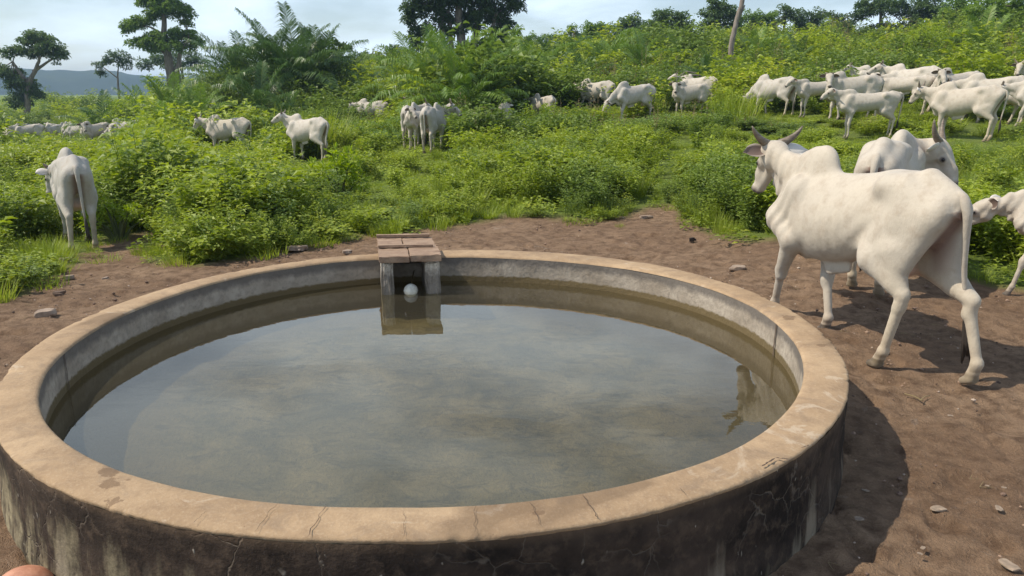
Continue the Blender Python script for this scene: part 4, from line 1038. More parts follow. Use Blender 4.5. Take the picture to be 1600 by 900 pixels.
# middle and far zones
for y0, y1, dens, sc in ((15, 24, 4.6, .95), (24, 38, 3.0, 1.15), (38, 60, 1.6, 1.55), (60, 100, .62, 2.3), (100, 150, .22, 3.2)):
    for x, y, z, ed in field(y0, y1, dens):
        px, py = to_px(x, y, z)
        if not (-60 < px < 1660): continue
        lawn, tall = zones(px, py) if y < 42 else (0, 0)
        if random.random() < lawn: continue
        nb = float(fbm(x*.22, y*.22, 2, 70))
        open_ = px < 230 and y > 44
        if open_ and random.random() < .65: continue
        if px < 480 and y > 60 and random.random() < .5: continue
        h = (.30+1.15*nb if y < 38 else .45+1.0*nb)*(sc if y < 38 else sc*.85 if y < 60 else sc*.62)*.9*(.6+.8*random.random())
        if 1180 < px and y < 27: h *= .6
        if 610 < px < 820 and 29 < y < 46: h *= 1.45
        if 320 < px < 560 and 30 < y < 60: h *= .75
        if 900 < px < 1250 and 16 < y < 30: h *= .75
        if tall: h = max(h, tall*rnd(.75, 1.05))
        h = clear_h(x, y, z, h, px)
        if h < .18*sc: continue
        dark = float(vnoise(x*.18+4, y*.18, 91)) > .55
        k = random.choice([1, 5, 6, 6, 0]) if dark else random.choice([0, 2, 3, 4, 7, 0])
        if y > 24 and random.random() < .16: k = random.choice([8, 9])
        if y < 20: near_w.append((x, y, z, max(.6, h), {0: 0, 1: 3, 2: 2, 3: 4, 4: 1, 5: 5, 6: 5, 7: 2}[k], rnd(0, 6.28), h)); continue
        if k in (6, 7) and h > .5 and lawn == 0 and y > 26: h = min(clear_h(x, y, z, 9, px), h*1.45)
        far_w.append((x, y, z, max(h, .75*sc)*1.05, k, rnd(0, 6.28), h))
        if random.random() < .2 and y > 20 and px > 560: stalks.append((x, y, z, sc*.8, random.randrange(3), rnd(0, 6.28), min(h*1.1, sc)))
for x, y, z, ed in field(17, 30, 5):
    px, py = to_px(x, y, z)
    lawn, tall = zones(px, py)
    if -40 < px < 1640: near_g.append((x, y, z, rnd(.7, 1.2), random.choice([0, 2, 2, 3, 1]), rnd(0, 6.28), rnd(.3, .8) if lawn > .2 else rnd(.6, 1.2)))
scatter('weed_thicket', near_w, W_NEAR, 'dense leafy green weeds growing chest high round the bare earth', 'weeds')
scatter('grass_cover', near_g, G_COL, 'short grass and creeping leaves covering the pasture and the path edges', 'grass')
scatter('tall_grass', near_r, R_COL, 'tufts of tall grass among the leafy weeds', 'grass')
scatter('pasture_shrubs', far_w, W_FAR, 'rough green scrub covering the pasture behind the cattle', 'scrub')
scatter('dry_stalks', stalks, S_COL, 'thin dry seed stalks sticking out of the scrub', 'dry stalks')

# ------------------------------------------------------------------ palms
def frond_mesh(name, L, mat, arch=.9, npair=34, LL=.62, seed=0):
    random.seed(seed); f = Fol(); pts = []; p = Vector((0, 0, 0)); ang = R(rnd(72, 84)); n = 12
    for i in range(n+1):
        pts.append(p.copy()); p = p+Vector((math.cos(ang), 0, math.sin(ang)))*L/n; ang -= arch*(.3+1.5*(i/n)**1.3)/n*1.7
    f.tube([tuple(q) for q in pts], [.032*L/4*(1-.85*i/n)+.004 for i in range(n+1)], (.9, .9, 0), 4)
    for k in range(npair):
        t = .16+.84*k/npair; u = t*n; i0 = min(n-1, int(u)); q = pts[i0].lerp(pts[i0+1], u-i0); tg = (pts[i0+1]-pts[i0]).normalized(); nrm = Vector((-tg.z, 0, tg.x))
        ll = LL*L/4*1.15*math.sin(math.pi*(.12+.80*t))**.7*rnd(.85, 1.1)
        for sgn in (-1, 1):
            d = (tg*rnd(.55, .8)+Vector((0, sgn, 0))*.85+nrm*rnd(.1, .45)).normalized(); w = .019*L/4*rnd(.8, 1.4)
            sd = d.cross(nrm).normalized(); mid = q+d*ll*.55; tip = q+d*ll-Vector((0, 0, 1))*ll*rnd(.3, .75); c = tint(.5, .18, .55)
            f.add([q+sd*w*.5, q-sd*w*.5, mid-sd*w, mid+sd*w, tip], [(0, 1, 2, 3), (3, 2, 4)], c)
    o = f.build(name, mat, link=False); return o.data
FR = {}
for key, mat in (('d', PALMLEAF), ('l', PALMLIGHT)):
    FR[key] = [frond_mesh('frond', 4., mat, a, 62, l_, i) for i, (a, l_) in enumerate([(.6, .8), (.85, .85), (1.1, .8), (1.35, .8)])]
random.seed(99)
DRYF = frond_mesh('frond', 4., STRAW, 2.0, 26, .4, 77)
def palm(px, Y, L, nf, key, label, trunk=0, group='young feather palms in the scrub', spread=.85, h=0):
    x = at(px, 100, Y)[0]; z = gz(x, Y)-.08
    r = empty('palm', (x, Y, z), rnd(0, 6.28)); tag(r, label, 'palm', group)
    V, F = tube_mesh([(0, 0, -.3), (.02, 0, trunk*.5), (0, .02, trunk+.15)], [.16*L/4, .15*L/4, .11*L/4], 8); mesh_obj('trunk', V, F, BARK, r)
    for i in range(nf):
        t = i/nf; o = bpy.data.objects.new('frond', random.choice(FR[key][:2] if t < .35 else FR[key][1:3] if t < .7 else FR[key][2:])); COL.objects.link(o); o.parent = r
        a = i*2.4+rnd(-.2, .2); o.location = (0, 0, trunk+.05); tilt = -R(8)+R(52)*t*spread
        o.rotation_euler = Matrix.Rotation(a, 3, 'Z').to_4x4().to_3x3().__matmul__(Matrix.Rotation(tilt, 3, 'Y')).to_euler(); s = L/4*rnd(.72, 1.1)*(1-.15*t); o.scale = (s, s, s)
    if L > 3.6:
        o = bpy.data.objects.new('frond', DRYF); COL.objects.link(o); o.parent = r; o.location = (0, 0, trunk); o.scale = (.6, .6, .6); o.rotation_euler = (0, .7, rnd(0, 6)); o['label'] = 'dry brown hanging frond'
    return r
for q in [(425, 45, 4.9, 31, 'd', 'tallest palm of the dark cluster, its fronds spiking above the rest', 1.3), (385, 46.5, 4.6, 29, 'd', 'dark palm at the left side of the palm cluster', 1.0), (358, 48, 4.4, 25, 'd', 'leftmost palm of the dark cluster leaning over the scrub', 1.1),
          (462, 44, 4.8, 27, 'd', 'dark palm in front of the black-green tree', 1.3), (405, 41, 3.6, 14, 'd', 'low palm in front of the dark palm cluster', 0), (500, 46, 4.4, 24, 'd', 'dark palm at the right end of the cluster', 1.1), (447, 39, 2.9, 13, 'd', 'low dark palm right of the low cluster palm', 0),
          (722, 28.5, 3.4, 34, 'l', 'big bushy young palm between the group of three cows and the small rear-facing cow', 0.3), (752, 30, 2.4, 22, 'd', 'darker palm leaning on the right of the big bushy young palm', 0), (690, 34, 4.2, 28, 'l', 'bright palm under the left side of the big tree', 0.6), (652, 38, 4.0, 26, 'l', 'palm left of the bright palm under the big tree', 0.6),
          (735, 37, 4.2, 26, 'l', 'palm under the middle of the big tree', 0.6), (785, 38, 3.9, 26, 'l', 'palm under the right side of the big tree', 0.5), (612, 44, 3.8, 14, 'd', 'dull palm between the dark cluster and the big tree', 0),
          (828, 44, 4.1, 20, 'l', 'palm above the two distant cows side by side', 0), (868, 50, 3.8, 14, 'd', 'palm right of the one above the two distant cows', 0), (905, 45, 3.2, 12, 'd', 'palm above the cow with lowered head', 0), (950, 52, 3.9, 18, 'l', 'palm below the twin-crowned skyline tree', 0),
          (1005, 48, 3.3, 18, 'l', 'palm left of the round tree with a yellow patch', 0), (1112, 38, 2.6, 14, 'd', 'dark upright palm right of the cow looking at the camera', 0), (1060, 52, 3.4, 18, 'l', 'palm below the tree with a yellow patch', 0), (1180, 50, 3.3, 18, 'l', 'palm right of the leaning dead trunk', 0),
          (150, 40, 3.0, 14, 'd', 'grey green palm behind the cow facing the camera on the left', 0), (213, 46, 3.4, 19, 'l', 'palm behind the yellow-green shrub on the left', 0), (262, 42, 3.6, 20, 'l', 'palm below the tall tiered tree', 0), (305, 40, 3.3, 19, 'l', 'palm between the tall tiered tree and the dark cluster', 0), (240, 30, 2.1, 18, 'l', 'small palm sprouting left of the cow with upright horns', 0),
          (545, 50, 3.4, 12, 'd', 'small palm at the foot of the far tree line', 0), (392, 19.5, 1.1, 9, 'd', 'tiny palm sprout just right of the cow with upright horns', 0), (1245, 46, 2.6, 12, 'd', 'palm behind the calf of the right herd', 0), (1530, 42, 3.3, 18, 'l', 'palm in the scrub above the front-facing herd cow', 0)]:
    palm(q[0], q[1], q[2], q[3], q[4], q[5], q[6])

# ------------------------------------------------------------------ trees
def tree(name, Y, base, trunks, clumps, leafmat, label, leaf=.26, dens=1., group='trees standing over the pasture', barkm=None, patch=None):
    """trunks: polylines of (px, py, radius m) in the photo; clumps: (px, py, rx, ry) in px at depth Y"""
    b = at(base[0], base[1], Y); bx = b[0]; bz = gz(bx, Y)
    r = empty(name, (bx, Y, bz)); tag(r, label, 'tree', group)
    k = Y/F_PX; O_ = Vector((bx, Y, bz)); dz_ = {}
    tf = Fol()
    for i, tr in enumerate(trunks):
        pts = []; rr_ = []
        for j, (px, py, ra) in enumerate(tr):
            p_ = Vector(at(px, py, Y))-O_; p_.y += (0 if i == 0 else (i % 3-1)*.5)*j*.5
            if i == 0 and j == 0: p_ = Vector((p_.x, p_.y, min(p_.z, -.2)))
            pts.append(p_); rr_.append(ra)
        # add wobble by subdividing
        P_ = []; R_ = []
        for a_ in range(len(pts)-1):
            for s_ in range(4):
                t = s_/4; P_.append(tuple(pts[a_].lerp(pts[a_+1], t)+Vector((rnd(-1, 1), rnd(-1, 1), 0))*rr_[a_]*.25)); R_.append(rr_[a_]*(1-t)+rr_[a_+1]*t)
        P_.append(tuple(pts[-1])); R_.append(rr_[-1]); tf.tube(P_, R_, (.5, 0, 0), 8)
    cf = Fol(); pf = Fol()
    tops = [Vector(at(t[-1][0], t[-1][1], Y))-O_ for t in trunks]
    for (px, py, rx, ry) in clumps:
        c = Vector(at(px, py, Y))-O_; R1 = rx*k; R2 = ry*k; dep = R1*.9; c.y += rnd(-.4, .4)*R1
        nsub = min(110, max(9, int(rx*ry*k*k*17*dens/max(.3, leaf*4)**1.2)))
        t0 = min(tops, key=lambda q: (q-c).length); tf.tube([tuple(t0), tuple(t0.lerp(c, .5)+Vector((0, 0, .1*R2))), tuple(c)], [.07, .05, .025], (.5, 0, 0), 5)
        isp = patch and math.hypot(px-patch[0], py-patch[1]) < patch[2]
        for s_ in range(nsub):
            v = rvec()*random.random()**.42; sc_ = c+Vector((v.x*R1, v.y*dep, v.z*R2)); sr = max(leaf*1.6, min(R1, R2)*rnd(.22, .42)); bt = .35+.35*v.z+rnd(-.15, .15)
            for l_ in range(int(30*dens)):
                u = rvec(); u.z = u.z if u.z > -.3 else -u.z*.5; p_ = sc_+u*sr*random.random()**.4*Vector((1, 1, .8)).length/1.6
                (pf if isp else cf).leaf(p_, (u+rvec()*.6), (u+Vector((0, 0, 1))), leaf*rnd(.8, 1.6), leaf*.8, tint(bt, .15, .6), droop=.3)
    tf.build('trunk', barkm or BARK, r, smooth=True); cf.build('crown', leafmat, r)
    if pf.V: o = pf.build('blossom', YELLOWLEAF, r); o['label'] = 'yellow flowering patch in the crown'
    return r
tree('umbrella_tree', 88, (37, 172), [[(37, 172, .34), (45, 130, .28), (58, 104, .2), (62, 88, .12)], [(45, 130, .25), (28, 110, .16), (20, 96, .1)], [(52, 112, .2), (80, 92, .1)]],
     [(50, 62, 26, 13), (78, 74, 22, 13), (92, 88, 14, 12), (22, 84, 20, 10), (55, 82, 24, 9), (14, 118, 18, 12), (30, 136, 22, 14), (52, 148, 12, 10), (24, 158, 20, 12), (2, 112, 12, 10)], TREELEAF, 'dark flat-topped tree with a leaning trunk, at the left edge before the hills', leaf=.24, dens=1.5)
tree('tree', 115, (182, 150), [[(184, 150, .2), (184, 118, .12), (185, 104, .08)], [(184, 122, .1), (160, 104, .06)]], [(184, 92, 20, 11), (197, 103, 10, 8), (158, 102, 10, 7), (170, 99, 8, 6), (158, 116, 6, 5)], TREELEAF, 'small far tree with two little crowns between the umbrella tree and the tiered tree', leaf=.26)
tree('tiered_tree', 86, (266, 130), [[(268, 132, .62), (264, 100, .5), (258, 70, .36), (256, 30, .26), (254, -20, .18)], [(276, 130, .4), (278, 105, .3), (282, 78, .18), (296, 62, .1)], [(262, 90, .2), (246, 72, .12), (232, 62, .08)], [(256, 55, .16), (240, 44, .09), (228, 40, .06)]],
     [(236, -8, 24, 14), (262, 12, 26, 12), (286, 22, 16, 11), (246, 20, 20, 10), (228, 5, 14, 10), (212, 40, 18, 8), (200, 48, 10, 7), (228, 33, 16, 8), (270, -22, 26, 12), (290, 38, 8, 6), (220, 70, 20, 9), (250, 62, 26, 10), (282, 56, 24, 10), (300, 70, 16, 9), (238, 78, 14, 6), (270, 74, 26, 9)], TREELEAF2, 'tall tree with a pale straight trunk and tiered bright crowns, cut by the top edge', leaf=.24, dens=1.6)
tree('tree', 120, (290, 128), [[(286, 132, .3), (284, 108, .2), (284, 98, .1)]], [(240, 96, 22, 9), (262, 90, 20, 10), (298, 92, 20, 11), (314, 102, 14, 9), (226, 104, 12, 7), (278, 104, 24, 9)], TREELEAF, 'dull far tree spreading behind the trunk of the tiered tree', leaf=.3)
tree('dark_tree', 50, (500, 150), [[(500, 155, .3), (500, 110, .22), (498, 75, .12)], [(500, 120, .15), (525, 85, .08)]], [(478, 62, 12, 12), (488, 78, 20, 16), (512, 72, 20, 12), (528, 82, 16, 14), (504, 98, 30, 18), (530, 108, 16, 16), (540, 74, 8, 6), (480, 104, 20, 16), (520, 124, 20, 12), (477, 52, 6, 10)], TREELEAF, 'black-green bushy tree directly behind the dark palm cluster', leaf=.15, dens=1.2)
tree('big_tree', 66, (725, 78), [[(724, 90, .42), (720, 50, .36), (716, 10, .28), (712, -40, .2)], [(690, 84, .3), (692, 45, .25), (688, 5, .18)], [(738, 86, .3), (745, 48, .24), (752, 5, .18)], [(770, 84, .26), (768, 55, .2), (776, 20, .14)], [(706, 88, .22), (704, 48, .18), (700, 15, .12)]],
     [(650, 10, 22, 22), (646, 45, 14, 22), (664, 52, 14, 16), (676, 8, 26, 20), (700, -8, 30, 22), (735, -4, 34, 24), (770, 2, 30, 20), (798, 12, 20, 14), (690, 30, 22, 14), (725, 24, 26, 14), (757, 28, 24, 13), (782, 34, 14, 10), (795, 40, 10, 8), (788, 58, 18, 12), (772, 52, 10, 10), (720, 48, 12, 8), (742, 44, 12, 8), (664, -40, 36, 30), (720, -50, 50, 34), (780, -30, 36, 26), (805, -8, 16, 12), (792, 74, 18, 8), (700, 52, 9, 10), (650, 66, 12, 12), (668, 76, 14, 9), (780, 74, 18, 10), (800, 66, 12, 9), (728, 74, 10, 6), (756, 70, 10, 7), (690, 72, 9, 7)], TREELEAF, 'very large dark tree with several pale trunks, cut by the top edge', leaf=.23, dens=1.3)
SKY = [(572, 108, 118, [(560, 98, 8, 6), (575, 94, 9, 6), (590, 96, 8, 5)], 'low far tree on the skyline right of the dark tree', TREELEAF), (622, 100, 110, [(620, 84, 12, 8), (612, 90, 8, 6), (632, 92, 8, 6)], 'small round far tree just left of the big tree', TREELEAF),
       (826, 84, 105, [(818, 72, 10, 6), (830, 68, 8, 7), (842, 74, 10, 6)], 'low skyline tree touching the right of the big tree', TREELEAF2), (870, 80, 100, [(860, 66, 10, 5), (880, 62, 10, 5), (896, 56, 8, 7), (900, 66, 12, 6)], 'thin pointed skyline tree right of the big tree', TREELEAF2),
       (925, 78, 92, [(930, 50, 18, 9), (945, 58, 16, 10), (918, 60, 12, 9), (938, 70, 22, 10)], 'broad bright skyline tree left of the taller feathery one', TREELEAF2), (982, 74, 96, [(976, 42, 12, 8), (990, 38, 11, 9), (1000, 48, 9, 8), (970, 52, 12, 8), (988, 60, 20, 11)], 'feathery dark skyline tree left of the round tree with a yellow patch', TREELEAF),
       (1042, 78, 88, [(1030, 38, 16, 11), (1048, 33, 18, 10), (1020, 52, 16, 13), (1066, 50, 14, 13), (1044, 58, 28, 14), (1064, 36, 9, 8), (1078, 62, 12, 10)], 'round skyline tree with a yellow patch in its crown', TREELEAF),
       (1122, 72, 84, [(1112, 6, 6, 6), (1118, 16, 12, 8), (1104, 24, 9, 8), (1128, 26, 18, 9), (1142, 30, 12, 8), (1112, 38, 16, 9), (1130, 46, 22, 10), (1108, 54, 14, 10), (1138, 58, 16, 10)], 'tall pointed dark tree just left of the leaning dead trunk', TREELEAF),
       (1182, 60, 90, [(1170, 34, 12, 8), (1188, 32, 14, 7), (1200, 36, 12, 8), (1178, 46, 20, 10)], 'bright bushy tree just right of the leaning dead trunk', TREELEAF2), (1228, 50, 96, [(1226, 22, 11, 6), (1236, 28, 12, 6), (1218, 34, 10, 7), (1246, 36, 12, 6)], 'skyline tree with a small flat top, right of the bright bushy tree', TREELEAF),
       (1276, 50, 98, [(1272, 28, 10, 5), (1284, 32, 8, 5), (1268, 38, 12, 6)], 'small flat skyline tree between two larger ones', TREELEAF), (1310, 48, 94, [(1304, 32, 8, 7), (1316, 36, 10, 6)], 'small dark skyline tree left of the wide flat one', TREELEAF),
       (1376, 42, 86, [(1376, 8, 24, 8), (1352, 16, 14, 8), (1400, 16, 16, 8), (1376, 22, 26, 9), (1345, 28, 14, 7), (1410, 28, 12, 7), (1338, 34, 10, 6)], 'wide flat-topped dark tree on the right skyline', TREELEAF),
       (1452, 34, 84, [(1450, 6, 14, 7), (1440, 16, 14, 8), (1462, 14, 12, 8), (1450, 24, 20, 8)], 'dark tree right of the wide flat-topped tree', TREELEAF),
       (1500, 30, 72, [(1494, 10, 18, 10), (1510, 2, 16, 10), (1486, 22, 16, 9), (1520, 18, 18, 11)], 'leafy bright tree between the dark tree and the top right corner', TREELEAF2),
       (1545, 70, 52, [(1545, 8, 34, 18), (1520, 28, 26, 16), (1568, 30, 28, 18), (1592, 8, 22, 18), (1545, 48, 34, 16), (1590, 50, 22, 18), (1515, 52, 18, 12)], 'big bright green tree filling the top right corner', TREELEAF2),
       (1556, 110, 42, [(1545, 92, 22, 12), (1568, 84, 22, 14), (1590, 92, 18, 14), (1536, 102, 12, 8), (1574, 102, 22, 9)], 'dark round bush under the bright tree at the right edge', DARKLEAF)]
for px, py, Y, cl, lb, mt in SKY:
    cl = [(a_, b_-5, c__*1.28, d_*1.28) for a_, b_, c__, d_ in cl] if px < 1500 else cl
    top = min(c[1] for c in cl); low = max(c[1] for c in cl); x0 = min(c[0]-c[2] for c in cl); x1 = max(c[0]+c[2] for c in cl)
    yb = py
    while yb > low+5:
        for q in range(max(2, int((x1-x0)/22))): cl.append((x0+(x1-x0)*(q+random.random())/max(2, int((x1-x0)/22)), yb, rnd(11, 17), rnd(7, 10)))
        yb -= 9
    tree('tree', Y, (px, py), [[(px, py+4, .22), (px+rnd(-3, 3), (py+top)/2, .16), (px, top+8, .08)]], cl, mt, lb, leaf=.16 if Y < 60 else .25, dens=1.0, patch=(1064, 36, 4) if 'yellow' in lb and 'round skyline' in lb else None)
# shrubs that stand out by colour
def shrub(px, Y, w, h, mat, label, leaf=.10, n=26):
    x = at(px, 100, Y)[0]; z = gz(x, Y); r = empty('shrub', (x, Y, z)); tag(r, label, 'shrub', 'shrubs standing out of the scrub')
    st = Fol(); lf = Fol()
    for i in range(n):
        a = rnd(0, 6.28); rr = math.sqrt(random.random())*w*.5; hh = h*rnd(.45, 1)*(1-.35*(rr/(w*.5))**2); e = Vector((math.cos(a)*rr, math.sin(a)*rr, hh)); st.tube([(0, 0, -.1), tuple(e*.5+Vector((0, 0, hh*.1))), tuple(e)], [.03, .018, .006], (.5, 0, 0), 4)
        for k in range(60):
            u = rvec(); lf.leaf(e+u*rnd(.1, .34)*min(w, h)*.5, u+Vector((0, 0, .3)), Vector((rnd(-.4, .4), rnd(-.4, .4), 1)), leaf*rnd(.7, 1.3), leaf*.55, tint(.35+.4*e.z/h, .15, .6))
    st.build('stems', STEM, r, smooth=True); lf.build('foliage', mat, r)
shrub(372, 44, 4.6, 3.4, DARKLEAF, 'dark rounded shrub under the left palms of the cluster', leaf=.16, n=46)
shrub(440, 43, 4.4, 3.0, DARKLEAF, 'dark rounded shrub filling the middle of the palm cluster', leaf=.16, n=46)
shrub(515, 45, 4.4, 3.6, DARKLEAF, 'dark shrub at the foot of the black-green tree', leaf=.16, n=46)
shrub(655, 36, 3.6, 3.4, WEED, 'rounded bush under the left part of the big tree', leaf=.15, n=40)
shrub(705, 33, 3.8, 3.3, WEED, 'rounded bush behind the group of three cows', leaf=.15, n=40)
shrub(762, 36, 3.6, 3.2, DARKLEAF, 'dark rounded bush behind the small rear-facing cow', leaf=.15, n=40)
shrub(742, 27.5, 1.7, 1.5, DARKLEAF, 'low dark bush beside the big bushy young palm', leaf=.11, n=24)
shrub(1438, 42, 2.6, 2.6, YELLOWLEAF, 'bright yellow-green shrub in the scrub above the right herd')
shrub(1500, 44, 3.4, 2.6, WEED, 'fresh green shrub right of the bright yellow-green one above the herd')
shrub(200, 39, 2.5, 2.5, YELLOWLEAF, 'yellow-green shrub behind the grazing cow on the left')
shrub(226, 36, 1.9, 1.5, YELLOWLEAF, 'smaller yellow-green shrub at the foot of the larger one on the left', leaf=.09)
shrub(846, 27, 1.3, 1.0, YELLOWLEAF, 'small bright shrub below the two distant cows side by side', leaf=.08, n=18)
shrub(150, 10.2, .8, .55, YELLOWLEAF, 'small yellowing bush right of the cow walking through the gap', leaf=.06, n=12)
shrub(1100, 46, 1.6, 2.2, DARKLEAF, 'dark upright shrub behind the pair of cows', leaf=.09)
shrub(520, 13.2, .9, 1.0, YELLOWLEAF, 'broad-leaved yellowish bush at the right end of the left thicket', leaf=.11, n=10)

# leaning dead trunk and dead branches
def deadwood(name, pts, rad_, label, cat, Y, extra=()):
    P_ = [Vector(at(a, b, Y)) for a, b in pts]; O_ = Vector((P_[0].x, Y, gz(P_[0].x, Y))); r = empty(name, O_); tag(r, label, cat)
    def seg(nm, pl, rs):
        Q = []; S = []
        for i in range(len(pl)-1):
            for k in range(5): t = k/5; Q.append(tuple(pl[i].lerp(pl[i+1], t)-O_+Vector((rnd(-1, 1), rnd(-1, 1), rnd(-1, 1)))*rs[i]*.18)); S.append(rs[i]*(1-t)+rs[i+1]*t)
        Q.append(tuple(pl[-1]-O_)); S.append(rs[-1]); v, f = tube_mesh(Q, S, 9); mesh_obj(nm, v, f, DEAD, r)
    seg('trunk' if name == 'dead_tree' else 'branch', P_, rad_)
    for pl, rs in extra: seg('branch', [Vector(at(a, b, Y)) for a, b in pl], rs)
deadwood('dead_tree', [(1142, 92), (1144, 62), (1151, 35), (1159, 5), (1168, -40)], [.17, .16, .15, .14, .12], 'bare grey dead trunk leaning right above the scrub', 'dead tree', 47, [([(1152, 34), (1159, 20), (1164, 8)], [.06, .05, .03])])
deadwood('dead_branch', [(1046, 132), (1058, 122), (1075, 117), (1095, 118)], [.04, .05, .05, .03], 'brown dead branches heaped above the cow looking at the camera', 'branch', 34, [([(1052, 126), (1070, 128), (1092, 122)], [.03, .03, .02]), ([(1060, 120), (1072, 112), (1090, 114)], [.03, .03, .02]), ([(1066, 118), (1082, 126)], [.03, .02])])
deadwood('dead_branch', [(642, 138), (650, 152), (662, 166), (676, 176)], [.04, .05, .05, .04], 'bent dead branches under the palm beside the group of three cows', 'branch', 31, [([(630, 152), (648, 160), (670, 164)], [.03, .035, .02]), ([(655, 140), (660, 155), (668, 172)], [.03, .03, .02])])

# ------------------------------------------------------------------ small things on the ground
m = Mat('dusty_stone'); n = m.noise(18, 5, .65); m.color(m.mix(m.mr(n, .35, .65), (.22, .16, .12), (.37, .285, .215))); m.rough(.9); m.bump(n, .01, .8); STONE = m.m
def stone(px, py, w, d, h, label, rz=0., mat=None, name='stone', cat='stone'):
    x, y = on(px, py)[:2]; z = gz(x, y); import bmesh
    bm = bmesh.new(); bmesh.ops.create_icosphere(bm, subdivisions=3, radius=1)
    for v in bm.verts:
        p_ = v.co; k = .62+.8*float(vnoise(p_.x*1.5+px*.37, p_.y*1.5+p_.z*1.6+py*.21, 3)); v.co = Vector((max(-.95, min(.93, p_.x*k+.15*p_.y))*w*.55, max(-.9, min(.92, p_.y*k))*d*.55, max(-.6, min(.55+.12*p_.x, p_.z*k))*h*.8))
    me = bpy.data.meshes.new(name); bm.to_mesh(me); bm.free(); me.materials.append(mat or STONE)
    for p_ in me.polygons: p_.use_smooth = False
    o = bpy.data.objects.new(name, me); COL.objects.link(o); o.location = (x, y, z+h*.22+.01); o.rotation_euler = (rnd(-.06, .06), rnd(-.06, .06), rz); return tag(o, label, cat)
DUNG = dark_mat('dark_dung', (.03, .02, .014))
stone(72, 491, .16, .10, .06, 'flat pale stone on the bare earth at the left, nearest the tank', .3)
stone(92, 455, .10, .05, .04, 'small dark brown stone between the flat pale stone and the bushes', .1, dark_mat('brown_stone', (.13, .085, .06)))
stone(106, 424, .10, .06, .04, 'small pale stone at the end of the cow path', .5)
stone(164, 429, .07, .04, .03, 'tiny reddish stone on the earth below the left thicket', .8)
stone(98, 374+16, .13, .08, .07, 'pale stone under the cow walking through the gap', .2)
stone(465, 386, .22, .12, .06, 'flat grey slab lying under the edge of the left thicket', .1)
stone(543, 395, .11, .07, .045, 'small stone on the earth left of the board lid', .5)
stone(1150, 437, .15, .09, .045, 'pale flat stone beside the tank in front of the walking cow', -.1)
stone(1080, 388, .065, .055, .05, 'round dark lump of dung on the earth behind the tank', 0, DUNG, 'dung', 'dung')
stone(1085, 388, .03, .03, .025, 'smaller dark crumb of dung touching the round lump', 0, DUNG, 'dung', 'dung')
stone(1010, 352, .20, .08, .05, 'weathered grey clod where the path leaves the bare earth', .4)
PALE = dark_mat('lime_plaster_flake', (.27, .205, .15))
for i, (px, py, w, lb) in enumerate([(1352, 768, .06, 'pale plaster flake in the tank shadow, upper one'), (1352, 780, .04, 'small pale plaster flake just below another in the tank shadow'), (1442, 857, .045, 'white flake near the lower right corner'), (1437, 866, .035, 'smaller white flake touching the one near the lower right corner'),
        (1465, 797, .12, 'long pale clod right of the tank shadow'), (1560, 797, .09, 'pale clod at mid right, left of two small flakes'), (1542, 762, .035, 'small white flake above the pale clod at mid right'), (1568, 765, .04, 'small white flake right of its twin near the right edge'),
        (1575, 885, .14, 'rough pale clod in the bottom right corner'), (1340, 812, .09, 'pale clod at the foot of the tank in shadow'), (1484, 654, .05, 'pale pebble in front of the walking cow')]):
    stone(px, py, w*.55, w*.34, w*.08, lb, rnd(0, 3), PALE)
def twig(pts, r_, label, mat=STRAW, name='straw'):
    P_ = []
    for a, b in pts: q = on(a, b); P_.append((q[0], q[1], gz(q[0], q[1])+.022))
    v, f = tube_mesh(P_, [r_]*len(P_), 6); o = mesh_obj(name, v, f, None, None, col=np.tile([.8, .3, 0], (len(v), 1))); o.data.materials.append(mat); tag(o, label, 'straw')
twig([(1412, 624), (1428, 628), (1440, 634)], .004, 'dry straw on the earth below the walking cow')
twig([(1436, 634), (1444, 628), (1452, 627)], .003, 'short bent straw touching the dry straw below the walking cow')
m = Mat('salmon_surface'); n = m.noise(22, 5, .65); m.color(m.mix(m.mr(n, .35, .65), (.40, .17, .10), (.55, .27, .17))); m.rough(.65); m.bump(n, .004, .8); SAL = m.m
q = on(42, 935, .0); o = uv_ball('rounded_object', .085, SAL, None, sx=1.15, sz=.8); o.location = (q[0], q[1]+.0, .05); tag(o, 'rounded salmon-coloured object poking up in the bottom left corner', 'unidentified')  # ball standing in for an unidentified skin-coloured rounded form
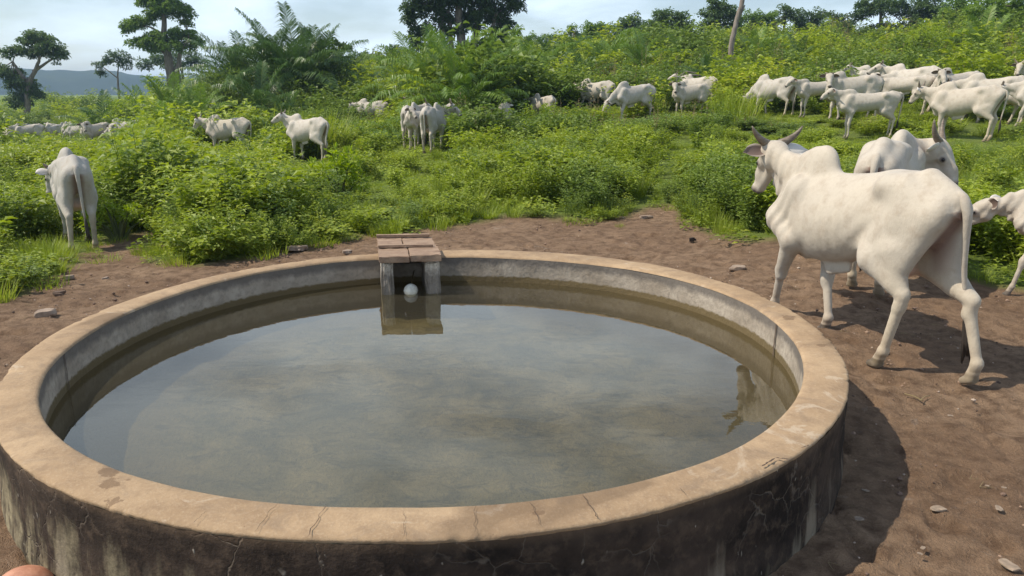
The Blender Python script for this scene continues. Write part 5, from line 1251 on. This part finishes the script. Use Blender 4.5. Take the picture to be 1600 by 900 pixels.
# loose crumbs of earth
cr_ = Fol(); cps = []
import bmesh as _b
bmc = _b.new(); _b.ops.create_icosphere(bmc, subdivisions=1, radius=1)
for v in bmc.verts: v.co *= rnd(.7, 1.2)
cvs = []
def crumb(name, c):
    me = bpy.data.meshes.new(name); bmc.to_mesh(me)
    mt = dark_mat(name+'_earth', c); me.materials.append(mt); return bpy.data.objects.new(name, me)
def straw_bit():
    f = Fol()
    for a_ in (0, 1.1): f.tube([(0, 0, 0), (math.cos(a_)*3.5, math.sin(a_)*3.5, .4), (math.cos(a_)*7, math.sin(a_+.15)*7, .1)], [.18, .2, .12], (.7, .3, 0), 4)
    return f.build('e_straw', STRAW, link=False)
C_COL = proto_col('crumbs', [crumb('a_crumb', (.30, .20, .14)), crumb('b_crumb', (.17, .11, .08)), crumb('c_crumb', (.42, .33, .26)), crumb('d_crumb', (.08, .05, .035)), straw_bit()])
bits = []
n = 11000; X_ = RNG.uniform(-5, 6.5, n); Y_ = RNG.uniform(.9, 10.8, n); Z_ = ground(X_, Y_); E_ = earth_d(X_, Y_); CL = fbm(X_*1.1, Y_*1.1, 3, 12)
for x, y, z, e, cl in zip(X_, Y_, Z_, E_, CL):
    if e > .2 or math.hypot(x-TX, y-TY) < 2.28 or random.random() > (cl-.25)*2.6: continue
    s = rnd(.003, .009)*(2.2 if random.random() < .07 else 1); bits.append((x, y, z+s*.2+.004, s, random.choice([0, 0, 1, 1, 3, 2, 4 if random.random() < .35 else 0]), rnd(0, 6), s*.7))
scatter('earth_crumbs', bits, C_COL, 'loose crumbs, pebbles and droppings scattered on the trampled earth', 'crumbs')

# ------------------------------------------------------------------ air
bmh = _b.new(); _b.ops.create_cube(bmh, size=1); me = bpy.data.meshes.new('haze'); bmh.to_mesh(me); bmh.free()
hz_ = bpy.data.objects.new('haze', me); COL.objects.link(hz_); hz_.scale = (4400, 4400, 62); hz_.location = (0, 0, 7)
mh = bpy.data.materials.new('haze'); mh.use_nodes = True; mh.node_tree.nodes.clear(); pv = mh.node_tree.nodes.new('ShaderNodeVolumePrincipled'); pv.inputs['Density'].default_value = .0004; pv.inputs['Color'].default_value = (.50, .68, 1, 1); pv.inputs['Anisotropy'].default_value = .2
oo = mh.node_tree.nodes.new('ShaderNodeOutputMaterial'); mh.node_tree.links.new(pv.outputs[0], oo.inputs['Volume']); me.materials.append(mh); tag(hz_, 'thin bluish air over the whole valley', kind='stuff')
